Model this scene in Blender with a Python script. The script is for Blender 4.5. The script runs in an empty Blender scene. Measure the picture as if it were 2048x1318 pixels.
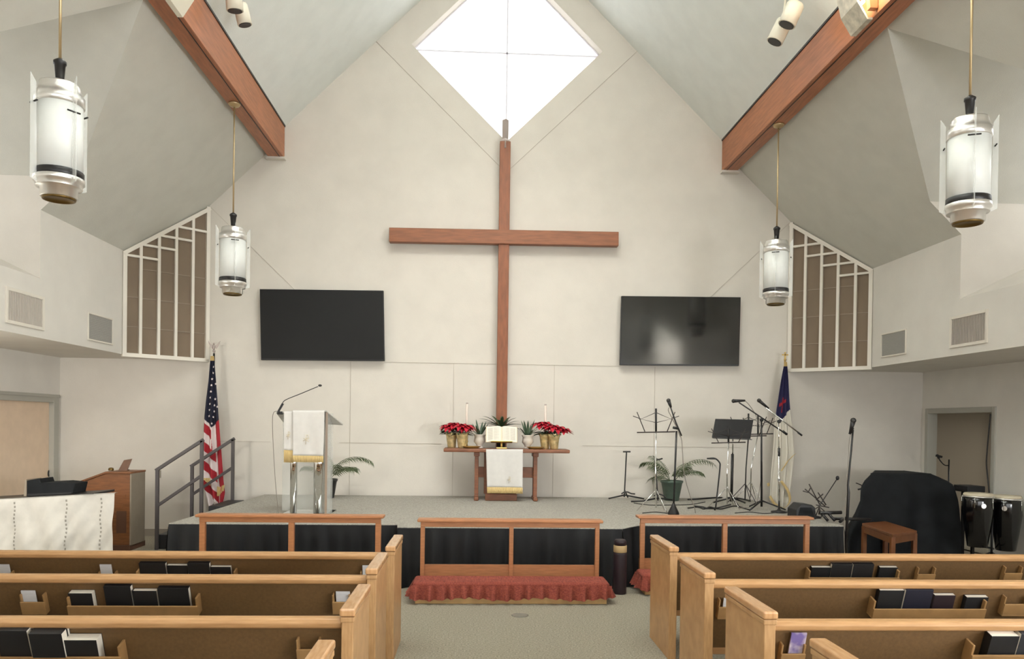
import bpy, bmesh, math, random
from mathutils import Vector, Matrix
random.seed(7)
V = Vector
PI = math.pi
scene = bpy.context.scene
COL = scene.collection

# ------------------------------------------------------------------ camera, world, lights, exposure
FOC, CX, CY = 1549.87, 1024.3, 864.29
YAW, PITCH, ROLL = 0.04941, -0.0106, 0.01367
CAM = V((-0.426, 0.0, 1.70))
fwd = V((math.sin(YAW)*math.cos(PITCH), math.cos(YAW)*math.cos(PITCH), math.sin(PITCH)))
r0 = V((math.cos(YAW), -math.sin(YAW), 0)); u0 = r0.cross(fwd)
rgt = r0*math.cos(ROLL)+u0*math.sin(ROLL); upv = -r0*math.sin(ROLL)+u0*math.cos(ROLL)
cam_data = bpy.data.cameras.new('camera'); cam = bpy.data.objects.new('camera', cam_data); COL.objects.link(cam)
cam_data.sensor_width = 36; cam_data.sensor_fit = 'HORIZONTAL'; cam_data.lens = FOC/2048*36
cam_data.shift_x = (1024-CX)/2048; cam_data.shift_y = (CY-659)/2048
cam_data.clip_start = 0.05; cam_data.clip_end = 200
cam.matrix_world = Matrix(((rgt.x, upv.x, -fwd.x, CAM.x), (rgt.y, upv.y, -fwd.y, CAM.y), (rgt.z, upv.z, -fwd.z, CAM.z), (0, 0, 0, 1)))
scene.camera = cam

world = bpy.data.worlds.new('world'); scene.world = world; world.use_nodes = True
bg = world.node_tree.nodes['Background']; bg.inputs[0].default_value = (1.0, 1.0, 1.0, 1); bg.inputs[1].default_value = 3.0

def area(name, loc, aim, sx, sy, power, color=(1, 1, 1), spread=180):
    d = bpy.data.lights.new(name, 'AREA'); d.shape = 'RECTANGLE'; d.size = sx; d.size_y = sy; d.energy = power; d.color = color
    d.spread = math.radians(spread)
    o = bpy.data.objects.new(name, d); COL.objects.link(o); o.location = loc
    o.rotation_euler = (V(aim)-V(loc)).to_track_quat('-Z', 'Y').to_euler(); return o

# daylight entering the glazed rear wall and the dormer windows; fill lamps added over nave and chancel
area('daylight_rear', (0.8, -4.7, 2.3), (0.2, 6, 3.2), 8.4, 3.2, 95, (0.97, 0.99, 1.0))
area('side_fill', (6.2, -0.6, 1.6), (0, 3.0, 3.6), 5.0, 1.3, 560, (0.97, 0.99, 1.0))  # lamp added to brighten the left roof and walls from the side
for sgn in (-1, 1):
    for yy in (7.35, 0.4):
        area('dormer_daylight_and_fill', (6.55*sgn, yy, 4.6), (4.0*sgn, yy, 4.1), 2.0, 0.9, (5.0 if sgn < 0 else 9) if yy > 5 else (36 if sgn < 0 else 48), (0.93, 0.99, 1.0))
    for yy in (6.4, 2.0):      # lamps added along the beams to brighten the vault, no fixtures
        area('beam_uplight_fill', (2.95*sgn, yy, 6.0), (1.6*sgn, yy+0.2, 8.2), 0.3, 1.6, 270, (1.0, 1.0, 0.97), 100)
area('dormer_daylight_and_fill', (6.45, 0.9, 4.15), (5.55, -0.98, 3.95), 0.8, 0.7, 85, (1.0, 1.0, 0.96), 80)  # extra lamp added so the near dormer cheek mirrors bright in the television
area('nave_fill', (0, 3.5, 8.3), (0, 4.0, 0), 2.0, 5.0, 60, (1.0, 0.98, 0.95))  # added fill over the nave, no fixture hangs there
area('chancel_fill', (0, 6.6, 7.6), (0, 11.0, 1.0), 5.0, 0.8, 54, (1.0, 0.97, 0.92), 75)  # added fill for the stage and lower gable wall, no fixture
area('alcove_fill', (8.3, 10.6, 2.2), (8.3, 10.6, 0), 0.5, 0.5, 26, (1.0, 0.97, 0.88))  # added because the alcove came out too dark; no lamp stands there
area('aisle_fill', (-5.8, 6.6, 2.5), (-6.0, 9.6, 0.6), 0.7, 2.0, 120, (1.0, 0.96, 0.88))  # added lamp without a fixture, brightens the walls of the left aisle

scene.view_settings.view_transform = 'Standard'; scene.view_settings.look = 'None'
scene.view_settings.exposure = -0.07; scene.view_settings.gamma = 1.0
scene.view_settings.use_curve_mapping = False

# ------------------------------------------------------------------ where a pixel of the photo lies on a known plane
def ray(x, y): return fwd+rgt*((x-CX)/FOC)+upv*((CY-y)/FOC)
def at(x, y, Y): d = ray(x, y); return CAM+d*(Y/d.y)
def atz(x, y, Z): d = ray(x, y); return CAM+d*((Z-CAM.z)/d.z)
def atx(x, y, X): d = ray(x, y); return CAM+d*((X-CAM.x)/d.x)
def atp(x, y, n, q): d = ray(x, y); n = V(n); return CAM+d*((V(q)-CAM).dot(n)/d.dot(n))

# ------------------------------------------------------------------ materials
def lin(c):
    c = c/255.0
    return c/12.92 if c <= 0.04045 else ((c+0.055)/1.055)**2.4
def rgb(r, g, b): return (lin(r), lin(g), lin(b), 1)
MATS = {}
def mat(name, col, rough=0.6, metal=0.0, noise=0.0, scale=8.0, bump=0.0, stretch=None, col2=None, spec=0.5, trans=0.0, emit=0.0, bscale=None, alpha=1.0, detail=4, coat=0.0):
    m = bpy.data.materials.new(name); m.use_nodes = True; MATS[name] = m
    nt = m.node_tree; b = nt.nodes['Principled BSDF']
    c = rgb(*col)
    b.inputs['Base Color'].default_value = c; b.inputs['Roughness'].default_value = rough; b.inputs['Metallic'].default_value = metal
    b.inputs['Specular IOR Level'].default_value = spec
    b.inputs['Coat Weight'].default_value = coat
    if trans: b.inputs['Transmission Weight'].default_value = trans; b.inputs['IOR'].default_value = 1.45
    if alpha < 1: b.inputs['Alpha'].default_value = alpha
    if emit: b.inputs['Emission Color'].default_value = c; b.inputs['Emission Strength'].default_value = emit
    if noise or bump or col2:
        tc = nt.nodes.new('ShaderNodeTexCoord'); mp = nt.nodes.new('ShaderNodeMapping'); nt.links.new(tc.outputs['Object'], mp.inputs['Vector'])
        if stretch: mp.inputs['Scale'].default_value = stretch
        n = nt.nodes.new('ShaderNodeTexNoise'); n.inputs['Scale'].default_value = scale; n.inputs['Detail'].default_value = detail
        nt.links.new(mp.outputs[0], n.inputs['Vector'])
        if noise or col2:
            cr = nt.nodes.new('ShaderNodeValToRGB'); cr.color_ramp.elements[0].position = 0.3; cr.color_ramp.elements[1].position = 0.7
            if col2: e0, e1 = rgb(*col2), c
            else:
                e0 = (c[0]*(1-noise), c[1]*(1-noise), c[2]*(1-noise), 1); e1 = (min(1, c[0]*(1+noise)), min(1, c[1]*(1+noise)), min(1, c[2]*(1+noise)), 1)
            cr.color_ramp.elements[0].color = e0; cr.color_ramp.elements[1].color = e1
            nt.links.new(n.outputs['Fac'], cr.inputs[0]); nt.links.new(cr.outputs[0], b.inputs['Base Color'])
        if bump:
            n2 = n
            if bscale:
                n2 = nt.nodes.new('ShaderNodeTexNoise'); n2.inputs['Scale'].default_value = bscale; n2.inputs['Detail'].default_value = 3
                nt.links.new(tc.outputs['Object'], n2.inputs['Vector'])
            bp = nt.nodes.new('ShaderNodeBump'); bp.inputs['Strength'].default_value = bump; bp.inputs['Distance'].default_value = 0.01
            nt.links.new(n2.outputs['Fac'], bp.inputs['Height']); nt.links.new(bp.outputs[0], b.inputs['Normal'])
    return m

M_wall = mat('cream_wall_paint', (212, 206, 196), 0.9, noise=0.03, scale=3, bump=0.12, bscale=90, spec=0.2)
M_side = mat('cream_side_paint', (222, 218, 210), 0.9, noise=0.03, scale=3, bump=0.12, bscale=90, spec=0.2)
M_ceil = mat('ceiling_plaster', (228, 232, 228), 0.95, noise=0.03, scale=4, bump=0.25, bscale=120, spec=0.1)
M_roof = mat('shaded_ceiling_plaster', (206, 205, 196), 0.95, noise=0.03, scale=4, bump=0.25, bscale=120, spec=0.1)  # plaster greyer than the vault, the shade on the slopes put into the colour
M_seam = mat('panel_joint', (176, 166, 152), 0.9)
M_carpet = mat('grey_beige_carpet', (152, 145, 130), 1.0, noise=0.34, scale=75, bump=0.6, bscale=220, spec=0.1)
M_scarpet = mat('grey_stage_carpet', (166, 162, 153), 1.0, noise=0.3, scale=70, bump=0.6, bscale=200, spec=0.1)
M_beam = mat('stained_beam_wood', (160, 100, 66), 0.42, noise=0.2, scale=6, stretch=(6, 0.6, 6), bump=0.05)
M_cross = mat('cross_wood', (130, 76, 46), 0.5, noise=0.18, scale=7, stretch=(4, 4, 0.8), bump=0.05)
M_oak = mat('light_oak', (192, 152, 106), 0.38, col2=(170, 130, 86), scale=9, stretch=(8, 1.2, 1.2), bump=0.04)
M_cap = mat('oak_cap', (202, 158, 112), 0.25, col2=(182, 136, 92), scale=9, stretch=(8, 1.2, 1.2), bump=0.04, coat=0.3)
M_oakx = mat('light_oak_rail', (190, 148, 102), 0.35, col2=(170, 128, 84), scale=9, stretch=(0.8, 8, 8), bump=0.04)
M_pewback = mat('brown_pew_back', (104, 78, 46), 0.55, noise=0.12, scale=60, bump=0.1)
M_rack = mat('rack_wood', (158, 122, 78), 0.5, noise=0.12, scale=14)
M_railw = mat('rail_wood', (172, 116, 76), 0.42, noise=0.14, scale=10, stretch=(0.8, 6, 6))
M_table = mat('table_wood', (122, 74, 46), 0.45, noise=0.2, scale=10, stretch=(1, 6, 4))
M_bench = mat('bench_wood', (122, 74, 42), 0.4, noise=0.15, scale=10)
M_organ = mat('organ_wood', (122, 76, 42), 0.45, noise=0.2, scale=8, stretch=(1, 1, 6))
M_organd = mat('organ_inset', (92, 62, 46), 0.5)
M_greypan = mat('grey_back_panel', (140, 128, 112), 0.7, noise=0.05)
M_pale = mat('pale_step_wood', (214, 176, 120), 0.6, noise=0.1, scale=12)
M_black = mat('black_cloth', (26, 28, 30), 0.85, noise=0.3, scale=6, spec=0.25)
M_skirt = mat('black_skirt_cloth', (19, 20, 22), 0.7, spec=0.35)
M_blackm = mat('black_metal', (22, 20, 20), 0.4, spec=0.5)
M_darkm = mat('dark_grey_metal', (72, 66, 66), 0.45, spec=0.5)
M_blackp = mat('black_plastic', (24, 24, 26), 0.5)
M_bookb = mat('black_book_cover', (20, 20, 22), 0.55)
M_bookg = mat('charcoal_book_cover', (44, 46, 50), 0.5)
M_bookn = mat('navy_book_cover', (26, 27, 42), 0.5)
M_bookp = mat('purple_book_cover', (38, 26, 32), 0.5)
M_pages = mat('white_pages', (232, 226, 212), 0.8, noise=0.04, scale=40, stretch=(1, 1, 20))
M_card = mat('pale_card', (206, 206, 208), 0.7, noise=0.06, scale=30, stretch=(0.5, 0.5, 4))
M_tvf = mat('tv_bezel', (16, 15, 15), 0.4)
M_tvm = mat('matt_tv_screen', (30, 30, 30), 0.55, spec=0.2)
M_tvg = mat('glossy_tv_screen', (14, 15, 15), 0.10, spec=1.0)
M_alu = mat('brushed_aluminium', (232, 230, 226), 0.3, metal=0.85)
M_chrome = mat('polished_chrome', (224, 224, 222), 0.07, metal=1.0)
M_glassw = mat('white_opal_glass', (228, 230, 226), 0.34, spec=0.4, noise=0.02, scale=12)
M_fin = mat('clear_acrylic_fin', (238, 240, 236), 0.1, alpha=0.3)
M_acry = mat('clear_acrylic', (225, 228, 224), 0.08, alpha=0.30)
M_brass = mat('brass', (206, 174, 106), 0.3, metal=0.7)
M_bronze = mat('bronze_louvre', (112, 90, 48), 0.4, metal=0.8)
M_rod = mat('brass_rod', (186, 164, 126), 0.35, metal=0.7)
M_white = mat('white_cloth', (212, 209, 204), 0.85, noise=0.03, scale=14, bump=0.1)
M_sheet = mat('draped_sheet', (194, 191, 184), 0.9, noise=0.05, scale=10, bump=0.3, bscale=14)
M_dot = mat('grey_dot_print', (140, 136, 128), 0.9)
M_gold = mat('gold_fringe', (208, 182, 126), 0.7, noise=0.15, scale=60, stretch=(6, 1, 0.4), bump=0.5)
M_thread = mat('gold_thread', (202, 188, 158), 0.7)
M_red = mat('flag_red', (164, 32, 44), 0.75, noise=0.08, scale=20)
M_fwhite = mat('flag_white', (226, 214, 212), 0.75)
M_fcream = mat('flag_cream', (216, 210, 196), 0.75)
M_blue = mat('flag_navy', (22, 24, 44), 0.75)
M_blue2 = mat('flag_blue', (28, 26, 66), 0.75)
M_kneel = mat('red_kneeler_cloth', (150, 74, 56), 0.9, col2=(112, 44, 36), scale=45, stretch=(1.6, 0.3, 3.0), bump=0.3)
M_potg = mat('green_glazed_pot', (76, 92, 80), 0.5, noise=0.15, scale=14)
M_pot = mat('black_pot', (36, 36, 36), 0.4)
M_foil = mat('gold_foil', (206, 184, 134), 0.32, metal=0.4, noise=0.3, scale=18, bump=0.8, bscale=24)
M_urn = mat('white_stone_urn', (206, 198, 188), 0.7, noise=0.06)
M_soil = mat('dark_soil', (50, 40, 32), 1.0)
M_leaf = mat('dark_leaf', (52, 70, 44), 0.5, noise=0.25, scale=20)
M_palm = mat('palm_leaf', (74, 86, 54), 0.5, noise=0.25, scale=20)
M_snake = mat('snake_plant_leaf', (62, 82, 62), 0.45, noise=0.25, scale=26)
M_bract = mat('red_bract', (178, 22, 44), 0.6, noise=0.2, scale=24)
M_candle = mat('pale_candle_tube', (220, 206, 194), 0.4)
M_frame = mat('door_frame_grey', (172, 170, 160), 0.55)
M_doorp = mat('tan_door_panel', (224, 200, 174), 0.6, noise=0.04)
M_lat = mat('white_lattice', (226, 220, 208), 0.6)
M_grille = mat('brown_grille_cloth', (124, 108, 90), 0.85, noise=0.1, scale=3, stretch=(1, 1, 0.4))
M_vent = mat('vent_louvre', (178, 170, 160), 0.6, noise=0.12, scale=40, stretch=(1, 8, 0.2))
M_ventg = mat('grey_vent_grille', (160, 158, 152), 0.6, noise=0.06, scale=80)
M_ventf = mat('vent_frame', (226, 220, 208), 0.6)
M_spot = mat('cream_spot_housing', (226, 220, 202), 0.4)
M_lampglow = mat('lit_lamp', (255, 226, 170), 0.5, emit=14.0)
M_frost = mat('frosted_reflector', (186, 178, 160), 0.4, noise=0.25, scale=16)
M_copper = mat('copper_bracket', (206, 136, 90), 0.45)
M_drum = mat('black_drum_lacquer', (10, 10, 11), 0.12, spec=0.7)
M_skin = mat('drum_skin', (218, 206, 180), 0.7, noise=0.05)
M_plum = mat('plum_cylinder', (40, 28, 34), 0.45, spec=0.4)
M_label = mat('beige_label', (176, 150, 108), 0.7)
M_disc = mat('grey_floor_plate', (120, 116, 106), 0.5)
M_tip = mat('pewter_tip', (176, 164, 158), 0.35, metal=0.4)
M_plate = mat('outlet_plate', (150, 142, 128), 0.5)
M_brownp = mat('brown_picture', (112, 84, 68), 0.5, noise=0.2, scale=10)
M_base = mat('grey_baseboard', (150, 142, 130), 0.7)
M_cable = mat('dark_cable', (44, 42, 40), 0.6)
M_greycable = mat('grey_cable', (128, 120, 110), 0.6)
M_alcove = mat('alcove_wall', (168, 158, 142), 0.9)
M_muntin = mat('lilac_grey_muntin', (226, 224, 232), 0.6)

def pane_mat():
    m = bpy.data.materials.new('window_pane'); m.use_nodes = True; nt = m.node_tree; nt.nodes.clear()
    o = nt.nodes.new('ShaderNodeOutputMaterial'); mx = nt.nodes.new('ShaderNodeMixShader'); mx.inputs[0].default_value = 0.06
    t = nt.nodes.new('ShaderNodeBsdfTransparent'); g = nt.nodes.new('ShaderNodeBsdfGlossy'); g.inputs['Roughness'].default_value = 0.05
    nt.links.new(t.outputs[0], mx.inputs[1]); nt.links.new(g.outputs[0], mx.inputs[2]); nt.links.new(mx.outputs[0], o.inputs[0]); return m
M_pane = pane_mat()
def bulletin_mat():
    m = bpy.data.materials.new('purple_pink_print'); m.use_nodes = True; nt = m.node_tree; b = nt.nodes['Principled BSDF']
    tc = nt.nodes.new('ShaderNodeTexCoord'); n = nt.nodes.new('ShaderNodeTexNoise'); n.inputs['Scale'].default_value = 9; n.inputs['Detail'].default_value = 3
    cr = nt.nodes.new('ShaderNodeValToRGB'); e = cr.color_ramp.elements
    e[0].position = 0.36; e[0].color = rgb(120, 104, 160); e[1].position = 0.62; e[1].color = rgb(222, 160, 170)
    k = cr.color_ramp.elements.new(0.5); k.color = rgb(214, 200, 206)
    nt.links.new(tc.outputs['Object'], n.inputs['Vector']); nt.links.new(n.outputs['Fac'], cr.inputs[0]); nt.links.new(cr.outputs[0], b.inputs['Base Color'])
    b.inputs['Roughness'].default_value = 0.5; return m
M_bulletin = bulletin_mat()

# ------------------------------------------------------------------ mesh builder
ORG = {}
class MB:
    def __init__(s): s.v = []; s.f = []; s.m = []; s.cur = 0; s.sm = []; s.smooth = False
    def add(s, vs, fs):
        o = len(s.v); s.v += [V(p) for p in vs]
        for f in fs: s.f.append([i+o for i in f]); s.m.append(s.cur); s.sm.append(s.smooth)
        return s
    def poly(s, pts): return s.add(pts, [list(range(len(pts)))])
    def box(s, lo, hi):
        a, b = V(lo), V(hi)
        vs = [(x, y, z) for z in (a.z, b.z) for y in (a.y, b.y) for x in (a.x, b.x)]
        return s.add(vs, [(0, 2, 3, 1), (4, 5, 7, 6), (0, 1, 5, 4), (2, 6, 7, 3), (0, 4, 6, 2), (1, 3, 7, 5)])
    def obox(s, c, ex, ey, ez):       # oriented box: centre and three half-extent vectors
        c, ex, ey, ez = V(c), V(ex), V(ey), V(ez)
        vs = [c+ex*i+ey*j+ez*k for k in (-1, 1) for j in (-1, 1) for i in (-1, 1)]
        return s.add(vs, [(0, 2, 3, 1), (4, 5, 7, 6), (0, 1, 5, 4), (2, 6, 7, 3), (0, 4, 6, 2), (1, 3, 7, 5)])
    def bar(s, a, b, w, h, up=(0, 0, 1)):
        a, b = V(a), V(b); d = b-a; L = d.length; d.normalize(); up = V(up)
        if abs(d.dot(up)) > 0.98: up = V((0, 1, 0))
        x = d.cross(up).normalized(); y = x.cross(d)
        return s.obox((a+b)/2, d*(L/2), x*(w/2), y*(h/2))
    def prism(s, pts, off):            # polygon extruded by a vector
        n = len(pts); pts = [V(p) for p in pts]; off = V(off)
        return s.add(pts+[p+off for p in pts], [list(range(n))[::-1], list(range(n, 2*n))]+[(i, (i+1) % n, n+(i+1) % n, n+i) for i in range(n)])
    def tube(s, pts, r, seg=8, cap=True):
        pts = [V(p) for p in pts]; n = len(pts); rs = r if isinstance(r, (list, tuple)) else [r]*n
        rings = []; prev = None
        for i, p in enumerate(pts):
            d = (pts[min(i+1, n-1)]-pts[max(i-1, 0)]).normalized()
            if prev is None:
                up = V((0, 0, 1)) if abs(d.z) < 0.9 else V((0, 1, 0))
                x = d.cross(up).normalized()
            else: x = (prev-d*prev.dot(d)).normalized()
            prev = x; y = d.cross(x)
            rings.append([p+(x*math.cos(t)+y*math.sin(t))*rs[i] for t in [2*PI*k/seg for k in range(seg)]])
        o = s.smooth; s.smooth = True
        vs = [q for R in rings for q in R]; fs = []
        for i in range(n-1):
            for k in range(seg):
                a = i*seg+k; b = i*seg+(k+1) % seg; fs.append((a, b, b+seg, a+seg))
        base = len(s.v); s.add(vs, fs); s.smooth = False
        if cap:
            s.f.append([base+k for k in range(seg)][::-1]); s.f.append([base+(n-1)*seg+k for k in range(seg)]); s.m += [s.cur]*2; s.sm += [False]*2
        s.smooth = o; return s
    def lathe(s, prof, c=(0, 0, 0), seg=24, flat=False, wob=None):   # prof: (r, z)
        c = V(c); n = len(prof); vs = []; fs = []
        for i, (r, z) in enumerate(prof):
            for k in range(seg):
                t = 2*PI*k/seg; rr = r*(1+(wob(t, i) if wob else 0)); vs.append(c+V((rr*math.cos(t), rr*math.sin(t), z)))
        for i in range(n-1):
            for k in range(seg):
                a = i*seg+k; b = i*seg+(k+1) % seg; fs.append((a, b, b+seg, a+seg))
        o = s.smooth; s.smooth = not flat; base = len(s.v); s.add(vs, fs); s.smooth = o
        for i, rev in ((0, True), (n-1, False)):
            if prof[i][0] > 1e-5:
                f = [base+i*seg+k for k in range(seg)]; s.f.append(f[::-1] if rev else f); s.m.append(s.cur); s.sm.append(False)
        return s
    def ball(s, c, r, seg=10, rings=7):
        c = V(c); rr = r if isinstance(r, (tuple, list)) else (r, r, r); vs = []; fs = []
        for i in range(rings+1):
            p = PI*i/rings
            for k in range(seg):
                t = 2*PI*k/seg; vs.append(c+V((rr[0]*math.sin(p)*math.cos(t), rr[1]*math.sin(p)*math.sin(t), rr[2]*math.cos(p))))
        for i in range(rings):
            for k in range(seg):
                a = i*seg+k; b = i*seg+(k+1) % seg; fs.append((a, a+seg, b+seg, b))
        o = s.smooth; s.smooth = True; s.add(vs, fs); s.smooth = o; return s
    def grid(s, fn, nu, nv, thick=0.0, mfn=None):  # surface fn(u, v), u, v in 0..1
        o = s.smooth; s.smooth = True; b = len(s.v)
        for j in range(nv+1):
            for i in range(nu+1): s.v.append(V(fn(i/nu, j/nv)))
        for j in range(nv):
            for i in range(nu):
                a = b+j*(nu+1)+i; s.f.append([a, a+1, a+nu+2, a+nu+1]); s.m.append(mfn((i+.5)/nu, (j+.5)/nv) if mfn else s.cur); s.sm.append(True)
        s.smooth = o; return s
    def build(s, name, mats, parent=None, world=True, bevel=0.0, solid=0.0, origin=None, seg=2):
        me = bpy.data.meshes.new(name)
        org = V((0, 0, 0))
        if parent is not None: org = ORG.get(parent.name, V((0, 0, 0))) if world else V((0, 0, 0))
        elif origin is not None: org = V(origin)
        me.from_pydata([p-org for p in s.v], [], s.f)
        if not isinstance(mats, (list, tuple)): mats = [mats]
        for m in mats: me.materials.append(m)
        for i, p in enumerate(me.polygons): p.material_index = s.m[i]; p.use_smooth = s.sm[i]
        bm = bmesh.new(); bm.from_mesh(me)
        bmesh.ops.remove_doubles(bm, verts=bm.verts, dist=1e-5) if solid else None
        bmesh.ops.recalc_face_normals(bm, faces=bm.faces); bm.to_mesh(me); bm.free()
        o = bpy.data.objects.new(name, me); COL.objects.link(o)
        ORG[o.name] = org
        if parent is not None: o.parent = parent
        else: o.location = org
        if solid:
            md = o.modifiers.new('solid', 'SOLIDIFY'); md.thickness = solid; md.offset = 0
        if bevel:
            md = o.modifiers.new('bevel', 'BEVEL'); md.width = bevel; md.segments = seg; md.limit_method = 'ANGLE'; md.angle_limit = math.radians(40)
        return o

def tag(o, label, cat, group=None, kind=None):
    if label: o['label'] = label
    if cat: o['category'] = cat
    if group: o['group'] = group
    if kind: o['kind'] = kind
    return o
def thing(name, label, cat, loc, rz=0.0, group=None):
    o = bpy.data.objects.new(name, None); COL.objects.link(o); o.empty_display_size = 0.1
    o.location = loc; o.rotation_euler = (0, 0, rz); ORG[o.name] = V(loc)
    return tag(o, label, cat, group)
def struct(name, mb, mats, parent=None, label=None, **k):
    o = mb.build(name, mats, parent, **k)
    if parent is None: o['kind'] = 'structure'
    if label: o['label'] = label
    return o
def part(name, mb, m, parent, label=None, **k):
    o = mb.build(name, m, parent, **k)
    if label: o['label'] = label
    return o
def lerp(a, b, t): return a+(b-a)*t

# ------------------------------------------------------------------ the room
W = 11.517; XS = 6.41; XU = 5.18; ZS = 2.57; ZE = 3.97
def roofz(x): return 4.81+0.97*(4.31-abs(x))
def innerz(x): return 6.0+0.98*(3.24-abs(x))

struct('floor', MB().box((-6.6, -5, -0.1), (6.6, W+0.2, 0)), M_carpet, label='grey beige carpeted floor')

mb = MB()
for s in (-1, 1):
    pts = [(0, 0), (6.41, 0), (6.41, 4.2), (0, 9.9), (0, 8.65), (1.415, 7.262), (0, 5.88)]
    mb.poly([(x*s, W, z) for x, z in pts])
    for a, b in (((0, 5.88), (1.415, 7.262)), ((1.415, 7.262), (0, 8.65))):
        mb.poly([(a[0]*s, W, a[1]), (b[0]*s, W, b[1]), (b[0]*s, W+0.24, b[1]), (a[0]*s, W+0.24, a[1])])
mb.cur = 1
def seam(a, b):
    a = V((a[0], W-0.001, a[1])); b = V((b[0], W-0.001, b[1])); mb.bar(a, b, 0.004, 0.010, (0, 1, 0))
seam((-1.93, 7.28), (0, 5.42)); seam((1.93, 7.28), (0, 5.42))
for s in (-1, 1): seam((4.30*s, 4.80), (3.0*s, 3.55))
seam((-1.76, 2.585), (-0.1, 2.585)); seam((0.08, 2.585), (1.76, 2.585))
for px in (700, 906, 1107, 1308):
    p = at(px, 860, W); seam((p.x, 0.62), (p.x, 2.585))
seam((-4.2, 1.39), (-3.4, 1.39)); seam((1.2, 1.39), (3.6, 1.39)); seam((-2.4, 1.39), (-0.9, 1.39))
struct('wall_back', mb, [M_wall, M_seam], label='cream gable wall with a diamond window')

# diamond window
wn = struct('window_1', MB().prism([(0, W+0.20, 5.88), (1.415, W+0.20, 7.262), (0, W+0.20, 8.65), (-1.415, W+0.20, 7.262)], (0, 0.012, 0)), M_pane, label='diamond window glowing white above the cross')
mb = MB()
dp = [V((0, W+0.185, 5.88)), V((1.415, W+0.185, 7.262)), V((0, W+0.185, 8.65)), V((-1.415, W+0.185, 7.262))]
for i in range(4): mb.bar(dp[i], dp[(i+1) % 4], 0.04, 0.05, (0, 1, 0))
mb.bar(dp[0], dp[2], 0.022, 0.03, (0, 1, 0)); mb.bar(dp[1], dp[3], 0.022, 0.03, (0, 1, 0))
part('window_frame', mb, M_muntin, wn)

# main ceiling between the beams, with the ridge over the cross
mb = MB()
for s in (-1, 1): mb.prism([(3.36*s, -5, innerz(3.36)), (0, -5, innerz(0)), (0, W+0.05, innerz(0)), (3.36*s, W+0.05, innerz(3.36))], (0, 0, 0.06))
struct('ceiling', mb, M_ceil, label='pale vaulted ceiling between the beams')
YD = (7.35, 0.4)
for s, nm in ((-1, 'left'), (1, 'right')):
    P = lambda x, y, z=None: V((x*s, y, roofz(x) if z is None else z))
    mb = MB()
    pts = [P(3.45, W+0.05), P(5.3, W+0.05), P(5.3, 10.7), P(XU, 8.73)]
    for yd in YD: pts += [P(4.80, yd+1.38), P(3.52, yd), P(4.80, yd-1.38), P(XU, yd-1.38)]
    pts[4:4] = []
    pts.insert(4+4, P(XU, YD[1]+1.38))
    pts += [P(XU, -5), P(3.45, -5)]
    mb.poly(pts)
    struct('ceiling_side_'+nm, mb, M_roof, label='sloping side ceiling with shade in its grey')
    for k, yd in enumerate(YD):
        mb = MB(); zr = roofz(3.52); ze = roofz(4.80)
        for t in (-1, 1):
            mb.poly([P(3.52, yd, zr), P(6.7, yd, zr), P(6.7, yd+1.38*t, ze), P(4.80, yd+1.38*t, ze)])
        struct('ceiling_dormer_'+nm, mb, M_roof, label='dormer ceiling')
        mb = MB(); zsil = 3.22+0.48*(6.7-XU)
        for t in (-1, 1):
            y = yd+1.38*t
            mb.poly([P(XU, y, 3.22), P(6.7, y, zsil), P(6.7, y, ze), P(4.80, y, ze), P(XU, y, roofz(XU))])
        mb.poly([P(XU, yd-1.38, 3.22), P(6.7, yd-1.38, zsil), P(6.7, yd+1.38, zsil), P(XU, yd+1.38, 3.22)])
        struct('wall_dormer_'+nm, mb, M_wall, label='dormer side walls and sloping sill')
        wz = struct('window_%d' % (2+k+(0 if s < 0 else 2)), MB().prism([P(6.7, yd-1.38, zsil), P(6.7, yd-1.38, ze), P(6.7, yd, zr), P(6.7, yd+1.38, ze), P(6.7, yd+1.38, zsil)], (0.015*s, 0, 0)), M_pane, label='dormer window')
        mb = MB(); mb.bar(P(6.69, yd, zsil), P(6.69, yd, zr), 0.04, 0.05); mb.bar(P(6.69, yd-1.38, ze), P(6.69, yd+1.38, ze), 0.04, 0.05)
        part('window_frame', mb, M_muntin, wz)
    # upper side wall
    mb = MB()
    pts = [P(XU, -5, ZS), P(XU, 10.72, ZS), P(XU, 10.72, ZE)]
    for yd in YD: pts += [P(XU, yd+1.38, ZE), P(XU, yd+1.38, 3.22), P(XU, yd-1.38, 3.22), P(XU, yd-1.38, ZE)]
    pts += [P(XU, -5, ZE)]
    mb.poly(pts)
    struct('wall_upper_'+nm, mb, M_side, label='upper side wall above the soffit')
    # soffit
    mb = MB(); mb.poly([P(XU, -5, ZS), P(XS+.1, -5, ZS), P(XS+.1, W, ZS), P(4.31, W, ZS), P(XU, 10.72, ZS)])
    struct('ceiling_soffit_'+nm, mb, M_side, label='low soffit over the side aisle')

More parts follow.
